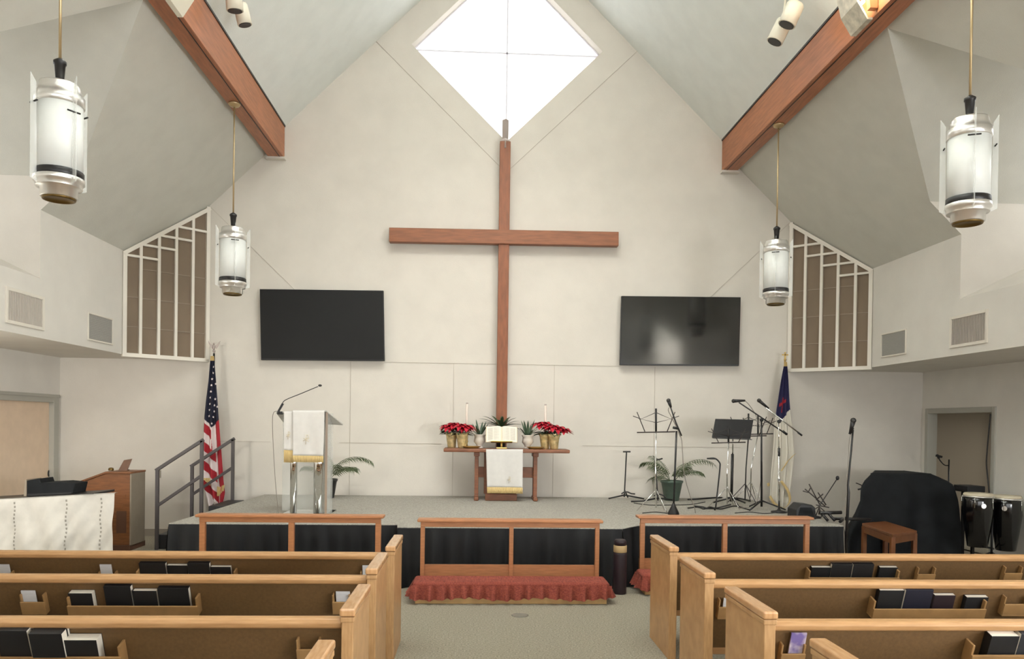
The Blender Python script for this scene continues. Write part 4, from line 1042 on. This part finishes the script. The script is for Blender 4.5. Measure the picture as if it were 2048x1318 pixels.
# straight black stand with a short boom
Y = 9.35; q = at(1347, 1024, Y); q.z = HS
o = thing('microphone_stand', 'straight black microphone stand with a cone-shaped base foot', 'microphone stand', q, group='microphone stands')
part('pole', MB().tube([q+V((0, 0, .05)), at(1353, 862, Y)], .012, 8), M_blackm, o)
part('base', MB().lathe([(.07, 0), (.07, .02), (.03, .10), (.016, .14)], q, 16), M_blackm, o)
part('boom', MB().tube(T([(1341, 814), (1352, 846), (1362, 872)], Y), [.008, .011, .016], 8), M_blackm, o)
part('clutch', MB().tube(T([(1346, 855), (1356, 857)], Y-.02), .016, 8), M_blackp, o)
micbody('microphone pointing up on the straight black stand beside the palm', (1337, 801), (1342, 815), Y)
tag(MB().tube(bez(T([(1338, 815), (1337, 822), (1345, 838), (1362, 875), (1365, 905), (1368, 945), (1378, 985), (1388, 1012), (1391, 1026)], Y-.02), 5), .005, 6).build('microphone_cable', M_greycable, None, origin=at(1362, 873, Y)), 'grey cable dangling from the straight black microphone stand', 'cable')
# black tripod boom stand
Y = 9.98; q = at(1523, 1020, Y); q.z = HS
o = thing('microphone_stand', 'black tripod microphone stand with a long boom slanting down to the right', 'microphone stand', q, group='microphone stands')
part('pole', MB().tube([q+V((0, 0, .04)), at(1523, 905, Y), at(1523, 843, Y)], [.015, .013, .011], 8), M_blackm, o)
tripod(o, q, .12, .30, M_blackm, .011, -.35)
part('boom', MB().tube(T([(1478, 805), (1572, 868)], Y-.02), .009, 8), M_blackm, o)
part('clutch', MB().ball(at(1523, 840, Y-.01), .026, 10, 6), M_blackp, o)
part('counterweight', MB().tube(T([(1565, 862), (1574, 869)], Y-.02), .016, 8), M_blackp, o)
micbody('microphone lying level on the tip of the black tripod boom', (1467, 802), (1490, 801), Y-.02)
tag(MB().tube(bez(T([(1490, 801), (1500, 812), (1512, 832), (1522, 870), (1524, 930), (1518, 985), (1508, 1012), (1480, 1016)], Y+.05), 5), .004, 6).build('microphone_cable', M_greycable, None, origin=at(1490, 801, Y)), 'grey cable trailing down the black tripod boom stand', 'cable')
# chrome boom stand
Y = 9.66; q = at(1558, 1024, Y); q.z = HS
o = thing('microphone_stand', 'bright chrome microphone stand with a boom crossing the white flag', 'microphone stand', q, group='microphone stands')
part('pole', MB().tube([q+V((0, 0, .03)), at(1558, 965, Y), at(1557.5, 905, Y)], .013, 10), M_chrome, o)
part('grip', MB().tube(T([(1558, 912), (1558, 896)], Y), .016, 10), M_blackm, o)
part('inner_pole', MB().tube(T([(1558, 898), (1557, 846)], Y), .006, 8), M_chrome, o)
part('collar', MB().tube(T([(1558, 962), (1558, 953)], Y), .017, 10), M_alu, o)
part('base', MB().lathe([(.10, 0), (.10, .018), (.03, .03), (.016, .05)], q, 20), M_blackm, o)
part('boom', MB().tube(T([(1531, 815), (1598, 866)], Y-.03), .009, 8), M_chrome, o)
part('boom_cap', MB().tube(T([(1596, 865), (1604, 871)], Y-.03), .012, 8), M_blackm, o)
part('clutch', MB().ball(at(1558, 843, Y-.02), .026, 10, 6), M_blackp, o)
micbody('microphone tilted down at the end of the chrome boom', (1518, 801), (1537, 817), Y-.03)
# floor stand beyond the stage corner
Y = 8.05; q = at(1690, 1100, Y); q.z = 0
o = thing('microphone_stand', 'tall black microphone stand on the floor beside the stage corner', 'microphone stand', q, group='microphone stands')
part('pole', MB().tube([q+V((0, 0, .04)), at(1697, 985, Y), at(1696, 970, Y), at(1706, 860, Y)], [.016, .016, .011, .010], 8), M_blackm, o)
tripod(o, q, .16, .22, M_blackm, .012, -.1)
part('clip', MB().tube(T([(1699, 868), (1706, 856)], Y), .014, 8), M_blackp, o)
micbody('microphone pointing up on the tall stand by the stage corner', (1706.5, 841), (1700.5, 866), Y, .030)
tag(MB().tube(bez(T([(1700, 868), (1698, 890), (1694, 960), (1690, 1010), (1688, 1070), (1690, 1120)], Y-.03), 5), .004, 6).build('microphone_cable', M_greycable, None, origin=at(1700, 868, Y)), 'thin cable running down the tall stand by the stage corner', 'cable')
# guitar stands
def gstand(label, Y, base, up, arm, legs, extra=()):
    q = at(*base, Y); q.z = HS
    o = thing('guitar_stand', label, 'guitar stand', q, group='black guitar stands')
    part('upright', MB().tube(bez(T(up, Y), 6), .010, 8), M_blackm, o); part('neck_yoke', MB().tube(T(arm, Y), .010, 8), M_blackm, o)
    for l in legs:
        pts = [at(x, y, Y) for x, y in l]; pts = [V((p.x, p.y, max(p.z, HS+.012))) for p in pts]
        part('leg', MB().tube(pts, .011, 7), M_blackm, o)
    for l in extra: part('cradle_arm', MB().tube(bez(T(l, Y-.04), 6), .010, 7), M_blackm, o)
gstand('black guitar stand with a T-shaped top, nearest the communion table', 11.2, (1249, 994), [(1253, 904), (1251, 945), (1248.5, 994)], [(1246, 903.5), (1261, 903.5)], [[(1249, 990), (1217, 997.5)], [(1249, 990), (1288, 997.5)], [(1249, 980), (1256, 995)]], [[(1243, 988), (1247, 985), (1255, 984), (1262, 987), (1270, 988)]])
gstand('black guitar stand half behind the first wire music stand', 10.8, (1316, 1000), [(1310, 942), (1310.5, 920), (1313, 960), (1316, 1001)], [(1310, 920), (1318, 919), (1325, 917)], [[(1316, 996), (1285, 1002), (1262, 1005)], [(1316, 996), (1345, 1000)]], [[(1308, 992), (1316, 988), (1326, 991), (1332, 995)]])
gstand('black guitar stand with a bent hook top left of the bright music stand pole', 9.75, (1431, 1021), [(1415, 917), (1430, 917), (1439, 925), (1440, 934), (1437, 965), (1431, 1018)], [(1414, 917), (1431, 917.5)], [[(1431, 1017), (1413, 1017), (1406, 1014), (1388, 1012)], [(1431, 1017), (1462, 1009)], [(1431, 1015), (1429, 1026)]])
# cables lying on the stage
def fcable(pts, label, r=.006, m=None):
    P = [atz(x, y, HS+r) for x, y in pts]; P = bez(P, 6)
    tag(MB().tube(P, r, 6).build('stage_cable', m or M_cable, None, origin=P[0]), label, 'cable', 'cables on the stage')
fcable([(1268, 1006), (1300, 1010), (1340, 1010), (1380, 1009), (1410, 1004)], 'dark cable lying around the foot of the green palm pot')
fcable([(1376, 999), (1392, 998), (1420, 996), (1450, 995), (1480, 997), (1500, 1002)], 'thick dark cable behind the bent-hook guitar stand', .012)
fcable([(1285, 1026), (1310, 1024), (1335, 1026), (1350, 1024)], 'dark cable beside the cone-shaped microphone stand base')
fcable([(1376, 1016), (1395, 1014), (1408, 1018), (1420, 1014), (1440, 1018), (1470, 1012), (1500, 1020)], 'wavy dark cable in front of the bent-hook guitar stand', .009)
fcable([(1470, 1026), (1500, 1024), (1530, 1027), (1565, 1024), (1590, 1026)], 'dark cable near the stage edge beneath the boom stands')

# floor monitor and folded stand at the stage corner
Y = 8.98; a = at(1592, 1038, Y); b = at(1634, 1010, Y)
o = thing('floor_monitor', 'black wedge loudspeaker on the stage corner behind the right kneeling rail', 'speaker', (a.x*.5+b.x*.5, Y+.1, HS))
z1 = b.z; mb = MB(); mb.prism([V((a.x, Y, HS)), V((b.x, Y, HS)), V((b.x-.02, Y, z1-.03)), V((b.x-.06, Y, z1)), V((a.x+.07, Y, z1+.01)), V((a.x, Y, z1-.06))], (0, .26, 0)); part('cabinet', mb, M_blackp, o, bevel=.01)
part('grille', MB().prism([V((a.x+.02, Y-.006, HS+.02)), V((b.x-.03, Y-.006, HS+.02)), V((b.x-.07, Y-.006, z1-.03)), V((a.x+.05, Y-.006, z1-.03))], (0, .005, 0)), M_black, o)
Y = 8.72; q = at(1655, 1046, Y); q.z = HS
o = thing('keyboard_stand', 'low folded black stand of thick bars on the stage corner', 'stand', q)
part('top_bar', MB().tube(T([(1640, 1026), (1683, 1025)], Y), .020, 8), M_blackm, o)
for x in (1643, 1657): part('leg', MB().tube([at(x, 1027, Y), V((at(x+9, 1048, Y).x, Y-.05, HS+.02))], .017, 8), M_blackm, o)
part('cross_bar', MB().tube(T([(1667, 1037), (1742, 1039)], 8.8), .017, 8), M_blackm, o)
part('leg', MB().tube([at(1690, 1036, 8.8), V((at(1680, 1050, 8.6).x, 8.6, HS+.02))], .017, 8), M_blackm, o)
Y = 9.3; q = at(1638, 1030, Y); q.z = HS
o = thing('music_stand', 'low wire music stand collapsed beside the wedge loudspeaker', 'music stand', q, group='folding music stands')
for l in ([(1618, 968), (1640, 1010)], [(1606, 982), (1616, 985), (1621, 976)], [(1632, 1000), (1646, 988)], [(1610, 978), (1650, 1012)], [(1632, 1010), (1658, 1015)], [(1636, 985), (1652, 1010)]): part('arm', MB().tube(T(l, Y), .007, 6), M_wire, o)
part('pole', MB().tube([at(1640, 1008, Y), q+V((0, 0, .02))], .009, 8), M_chrome, o); tripod(o, q, .12, .15, M_wire, .006)
g = thing('gooseneck_microphone', 'small microphone on a slanting arm beside the collapsed wire stand', 'microphone', at(1636, 1016, 9.1))
part('arm', MB().tube([V((at(1632, 1024, 9.1).x, 9.1, HS+.03)), at(1640, 1010, 9.1), at(1674, 958, 9.1)], .006, 6), M_blackm, g); part('capsule', MB().ball(at(1675, 956, 9.1), (.022, .018, .028), 10, 6), M_blackp, g)
part('base', MB().lathe([(.06, 0), (.06, .02), (.01, .03)], (at(1632, 1024, 9.1).x, 9.1, HS), 14), M_blackm, g)

# ------------------------------------------------------------------ covered piano, bench, drums
YP = 9.95; KP = 9.95/9.72
SIL_L = [at(x, y, YP) for x, y in ((1750, 946), (1727, 966), (1722, 975), (1720, 1003), (1706, 1037), (1692, 1062), (1682, 1085), (1674, 1120))]
SIL_R = [at(x, y, YP) for x, y in ((1866, 949), (1892, 959), (1908, 971), (1914, 1000), (1917, 1060), (1918, 1120))]
def sil(tab, z):
    if z >= tab[0].z: return tab[0].x
    for a_, b_ in zip(tab, tab[1:]):
        if z >= b_.z: return lerp(a_.x, b_.x, (a_.z-z)/(a_.z-b_.z))
    return tab[-1].x+(tab[-1].x-tab[-2].x)*(tab[-1].z-z)/max(.01, tab[-2].z-tab[-1].z)*.6
def ring(z):                          # half-widths of the draped cover at height z
    t = 1-z/1.116
    yf = lerp(YP+.05, YP, min(1, t/.1))-(.14*max(0, t-.1)**1.1)
    return sil(SIL_L, z), sil(SIL_R, z), yf, 10.66
def cover(u, v):
    z = 1.116*(1-v)+.012*v
    xl_, xr_, yf, yb = ring(z); per = [(-.40+(xl_+.43)*yb/yf, yb), (xl_, yf), (xr_, yf), (xr_, yb)]
    L = [yb-yf, xr_-xl_, yb-yf]; T_ = sum(L); d = u*T_; i = 0
    while i < 2 and d > L[i]: d -= L[i]; i += 1
    a_, b_ = V((*per[i], 0)), V((*per[i+1], 0)); q = a_.lerp(b_, min(1, d/L[i])); dd = (b_-a_).normalized(); n = V((dd.y, -dd.x, 0))
    w = math.sin(u*31)+.7*math.sin(u*53+1)+.5*math.sin(u*17+v*3)
    return q+n*(.035*w*v**1.2)+V((0, 0, z))
o = thing('covered_piano', 'upright piano hidden under a black floor-length cover', 'piano', (4.95, 10.1, 0))
mb = MB().grid(cover, 160, 24); mb.poly([V((x, y, 1.114)) for x, y in ((-.40+(SIL_L[0].x+.43)*10.66/(YP+.05), 10.66), (SIL_L[0].x, YP+.05), (SIL_R[0].x, YP+.05), (SIL_R[0].x, 10.66))])
part('cover', mb, M_black, o, solid=.004)
part('piano_case', MB().box((5.15, YP+.2, .02), (5.6, 10.62, 1.08)), M_blackp, o)
HB = .50
cn = [atz(x, y, HB) for x, y in ((1724, 1046), (1786, 1069), (1834, 1061), (1771, 1042))]
ctr = sum(cn, V())/4; o = thing('piano_bench', 'brown wooden bench before the black-covered piano', 'bench', (ctr.x, ctr.y, 0))
part('seat', MB().prism(cn, (0, 0, -.035)), M_bench, o, bevel=.006)
ins = [ctr+(c-ctr)*.93 for c in cn]
for i in range(4):
    a, b = ins[i], ins[(i+1) % 4]; part('apron', MB().bar(a-V((0, 0, .075)), b-V((0, 0, .075)), .02, .08), M_bench, o)
ins = [ctr+(c-ctr)*.91 for c in cn]
for c in ins: part('leg', MB().bar((c.x, c.y, 0), (c.x, c.y, HB-.035), .05, .05, (1, 0, 0)), M_bench, o, bevel=.004)
def conga(x, y, zb, zt, r, label, pale_oval):
    o = thing('conga_drum', label, 'drum', (x, y, zb), group='black conga drums'); h = zt-zb; q = V((x, y, zb))
    part('shell', MB().lathe([(r*.62, 0), (r*.66, .005), (r*.86, h*.35), (r*1.03, h*.66), (r*1.0, h*.85), (r*.95, h-.02)], q, 36), M_drum, o)
    part('head', MB().lathe([(r*.97, h-.03), (r*.97, h-.012), (r*.90, h), (.001, h+.002)], q, 36), M_skin, o)
    part('rim', MB().lathe([(r*1.0, h-.05), (r*1.03, h-.05), (r*1.03, h-.032), (r*.98, h-.03)], q, 36), M_alu, o)
    for k in range(5):
        a = -1.1+2*PI*k/5; d = V((math.cos(a), math.sin(a), 0))
        part('tension_rod', MB().tube([q+d*(r*1.04)+V((0, 0, h-.04)), q+d*(r*1.05)+V((0, 0, h*.74))], .005, 6), M_chrome, o)
    a = math.atan2(-1, pale_oval); d = V((math.cos(a), math.sin(a), 0)); s_ = V((-d.y, d.x, 0)); cc = q+d*(r*1.035)+V((0, 0, h*.78))
    part('pale_oval', MB().prism([cc+s_*(.028*math.cos(t))+V((0, 0, .03*math.sin(t))) for t in [2*PI*k/14 for k in range(14)]], d*.004), M_alu, o)  # pale metal oval raised on the front of the shell
    return o
conga(5.775, 9.22, .27, .93, .168, 'black conga drum nearest the covered piano', -.25)
conga(6.165, 9.26, .22, .90, .168, 'black conga drum against the right wall', -.9)
o = thing('conga_stand', 'dark metal stand between the two conga drums', 'stand', (5.97, 9.24, 0))
part('post', MB().tube([(5.972, 9.24, .02), (5.972, 9.24, .72)], .014, 8), M_blackm, o)
for a in (.3, 2.4, 4.5): part('leg', MB().tube([(5.972, 9.24, .20), (5.972+.3*math.cos(a), 9.24+.3*math.sin(a), .012)], .012, 8), M_blackm, o)
part('cradle', MB().tube([(5.80, 9.42, .26), (5.972, 9.24, .25), (6.12, 9.42, .21)], .012, 8), M_blackm, o)
a, b = at(1905, 984, 9.86), at(1962, 972, 9.86)
o = thing('keyboard_case', 'flat black case end showing between the piano cover and the drums', 'case', ((a.x+b.x)/2, 10.0, 0))
part('case_body', MB().box((6.02, 9.80, a.z), (b.x+.02, 10.10, b.z)), M_blackp, o, bevel=.008)
for x in (6.06, b.x-.04): part('leg', MB().box((x-.015, 9.93, 0), (x+.015, 9.97, a.z)), M_blackm, o)
# thin arm stand seen through the doorway side
Y = 10.80; q = at(1897, 980, Y)
o = thing('arm_stand', 'thin black stand with a curved side arm before the open doorway', 'stand', (q.x, Y, 0))
part('pole', MB().tube([V((q.x, Y, .02)), at(1898, 919, Y)], .011, 8), M_blackm, o)
part('side_arm', MB().tube(bez(T([(1898, 931), (1889, 930), (1881, 922), (1876, 914)], Y), 5), .008, 6), M_blackm, o)
mb = MB(); mb.bar(at(1872, 911, Y), at(1884, 914, Y), .02, .03); mb.bar(at(1878, 917, Y), at(1874, 909, Y), .03, .02); part('clip', mb, M_blackp, o)
part('base', MB().lathe([(.13, 0), (.13, .02), (.02, .03)], (q.x, Y, 0), 18), M_blackm, o)
Y = 10.85; q = at(1726, 985, Y)
o = thing('arm_stand', 'slim clip arm poking out at the left of the black piano cover', 'stand', (q.x, Y, 0))
part('pole', MB().tube([V((q.x, Y, .02)), at(1726, 972, Y)], .009, 6), M_blackm, o)
part('side_arm', MB().tube(bez(T([(1726, 974), (1722, 970), (1712, 966)], Y), 4), .008, 6), M_wire, o)
part('clip', MB().tube(T([(1716, 979), (1725, 977)], Y), .012, 6), M_blackp, o)
tag(MB().tube(bez([atx(x, y, XS-.03) for x, y in ((1981, 828), (1977, 870), (1974, 905), (1973, 930), (1977, 970), (1980, 1010))], 5), .010, 6).build('door_cable', M_cable, None, origin=atx(1980, 900, XS-.03)), 'dark cable hanging down the side of the open doorway', 'cable')

# ------------------------------------------------------------------ organ console and draped table on the left
YO, YO2 = 10.2, 10.62
x0, x1 = at(157, 968, YO).x, at(263, 945, YO).x
zA, zB = at(157, 968, YO).z, at(212, 947, YO).z; xm = at(212, 947, YO).x
o = thing('organ_console', 'brown wooden organ console with sloping top and grey back panel', 'organ', ((x0+x1)/2, 10.4, 0))
pf = [(x0, zA-.06), (x0, zA), (xm, zB), (x1, zB)]
part('side_panel', MB().prism([V((x0, YO, zA-.26)), V((x0, YO, zA)), V((xm, YO, zB)), V((x1-.02, YO, zB)), V((x1-.02, YO, .05)), V((x1-.30, YO, .05)), V((x1-.30, YO, zA-.26))], (0, .03, 0)), M_organ, o, bevel=.004)
part('top', MB().prism([V((x0-.015, YO-.02, zA)), V((xm, YO-.02, zB)), V((x1, YO-.02, zB)), V((x1, YO-.02, zB+.025)), V((xm, YO-.02, zB+.025)), V((x0-.015, YO-.02, zA+.025))], (0, YO2-YO+.04, 0)), M_organ, o, bevel=.004)
part('side_panel', MB().prism([V((x0, YO2-.03, zA-.26)), V((x0, YO2-.03, zA)), V((xm, YO2-.03, zB)), V((x1-.02, YO2-.03, zB)), V((x1-.02, YO2-.03, .05)), V((x1-.30, YO2-.03, .05)), V((x1-.30, YO2-.03, zA-.26))], (0, .03, 0)), M_organ, o)
part('molding', MB().box((x0+.03, YO-.008, zA-.16), (x1-.07, YO, zA-.13)), M_organ, o)
part('inset_panel', MB().box((at(233, 1022, YO).x, YO-.004, at(233, 1066, YO).z), (at(253, 1022, YO).x, YO, at(233, 1022, YO).z)), M_organd, o)
part('plinth', MB().box((x1-.34, YO-.03, 0), (x1-.0, YO2+.02, .07)), M_organd, o, bevel=.004)
part('back_panel', MB().box((x1-.02, YO+.0, .05), (x1+.0, YO2, zB)), M_greypan, o, bevel=.003)
zT = zB+.025
q = at(250, 935, 10.42)
fr = thing('framed_picture', 'small brown framed picture leaning on the organ console', 'picture', (q.x, 10.42, zT))
aa = at(236, 946, 10.40); bb = at(263, 918, 10.46)
mb = MB(); mb.prism([V((aa.x, 10.40, zT)), V((bb.x-.03, 10.40, zT)), V((bb.x, 10.47, bb.z)), V((aa.x+.04, 10.47, bb.z-.02))], (0, .02, .004)); part('frame', mb, M_brownp, fr, bevel=.003)
part('stand_foot', MB().box((aa.x+.02, 10.42, zT), (bb.x-.05, 10.52, zT+.012)), M_organd, fr)
q = at(222, 942, 10.40); tag(MB().lathe([(.03, 0), (.034, .012), (.03, .034), (.012, .04), (.0, .04)], (q.x, 10.40, zT), 16).build('small_dish', M_bronze, None, origin=(q.x, 10.40, zT)), 'tiny round object on the organ console before the picture', 'dish')
# table with its hanging sheet
YS_ = 8.8; xr_ = at(230, 988, YS_).x; zR = at(230, 988, YS_).z
zL = at(0, 1000, YS_).z; xl_ = -5.95; slope = (zR-zL)/(xr_-at(0, 1000, YS_).x)
zt_ = lambda x: zR+slope*(x-xr_)
o = thing('side_table', 'black-topped table behind the hanging sheet at the left', 'table', ((xl_+xr_)/2, 9.1, 0))
part('tabletop', MB().prism([V((xl_, YS_+.02, zt_(xl_)-.01)), V((xr_-.24, YS_+.02, zR-.018)), V((xr_-.24, YS_+.02, zR+.005)), V((xl_, YS_+.02, zt_(xl_)+.012))], (0, .50, 0)), M_blackm, o)
for x in (xl_+.06, xr_-.55):
    for y in (YS_+.08, YS_+.46): part('leg', MB().tube([(x, y, 0), (x, y, zt_(x)-.01)], .015, 8), M_blackm, o)
o = thing('draped_sheet', 'white sheet with rows of grey dots hanging over the front of the left table', 'sheet', ((xl_+xr_)/2, YS_, .8))
def sh(u, v):
    x = lerp(xl_, xr_, u); z = lerp(zt_(x)+.006, .12, v); k = (u-.62)/.08
    f = .026*math.sin(u*13+v*2)+.018*math.sin(u*29-v*5)+.008*math.sin(u*51+v*17)+.05*math.exp(-k*k)*v+.012*math.sin(v*9+u*4)
    return V((x, YS_-.012-f*v**.5-(.02*v), z))
mb = MB().grid(sh, 110, 50)
mb.grid(lambda u, v: V((lerp(xl_, xr_, u), YS_-.012+.09*v, zt_(lerp(xl_, xr_, u))+.008+.006*math.sin(PI*v))), 30, 2)
mb.cur = 1
for px in (30, 134, 203):
    x = at(px, 1030, YS_).x; u = (x-xl_)/(xr_-xl_)
    for k in range(15):
        v = .07+.062*k; c = sh(u+.004*math.sin(k), v)
        if v < .9: mb.box(c+V((-.008, -.003, -.012)), c+V((.008, 0.004, .012)))
part('cloth', mb, [M_sheet, M_dot], o)
# keyboard console on the table
Y = 9.02; o = thing('mixing_console', 'black mixing console with a raised end standing on the left table', 'mixer', (at(100, 985, Y).x, 9.15, zt_(-5.1)))
def zt2(px): return zt_(at(px, 990, Y).x)+.012
c = [at(52, 994, Y), at(50, 962, Y), at(78, 957, Y), at(81, 966, Y), at(120, 964, Y), at(150, 967, Y), at(145, 991, Y)]
c[0].z = zt2(52); c[-1].z = zt2(145)
part('body', MB().prism(c, (0, .30, -.0)), M_black, o, bevel=.006)
part('end_cheek', MB().prism([at(47, 996, Y-.01), at(50, 961, Y-.01), at(53, 959, Y-.01), at(53, 995, Y-.01)], (0, .30, 0)), M_greypan, o)
part('front_rail', MB().prism([at(55, 992, Y-.012), at(143, 988, Y-.012), at(143, 984.5, Y-.012), at(55, 988, Y-.012)], (0, .01, 0)), M_blackp, o)
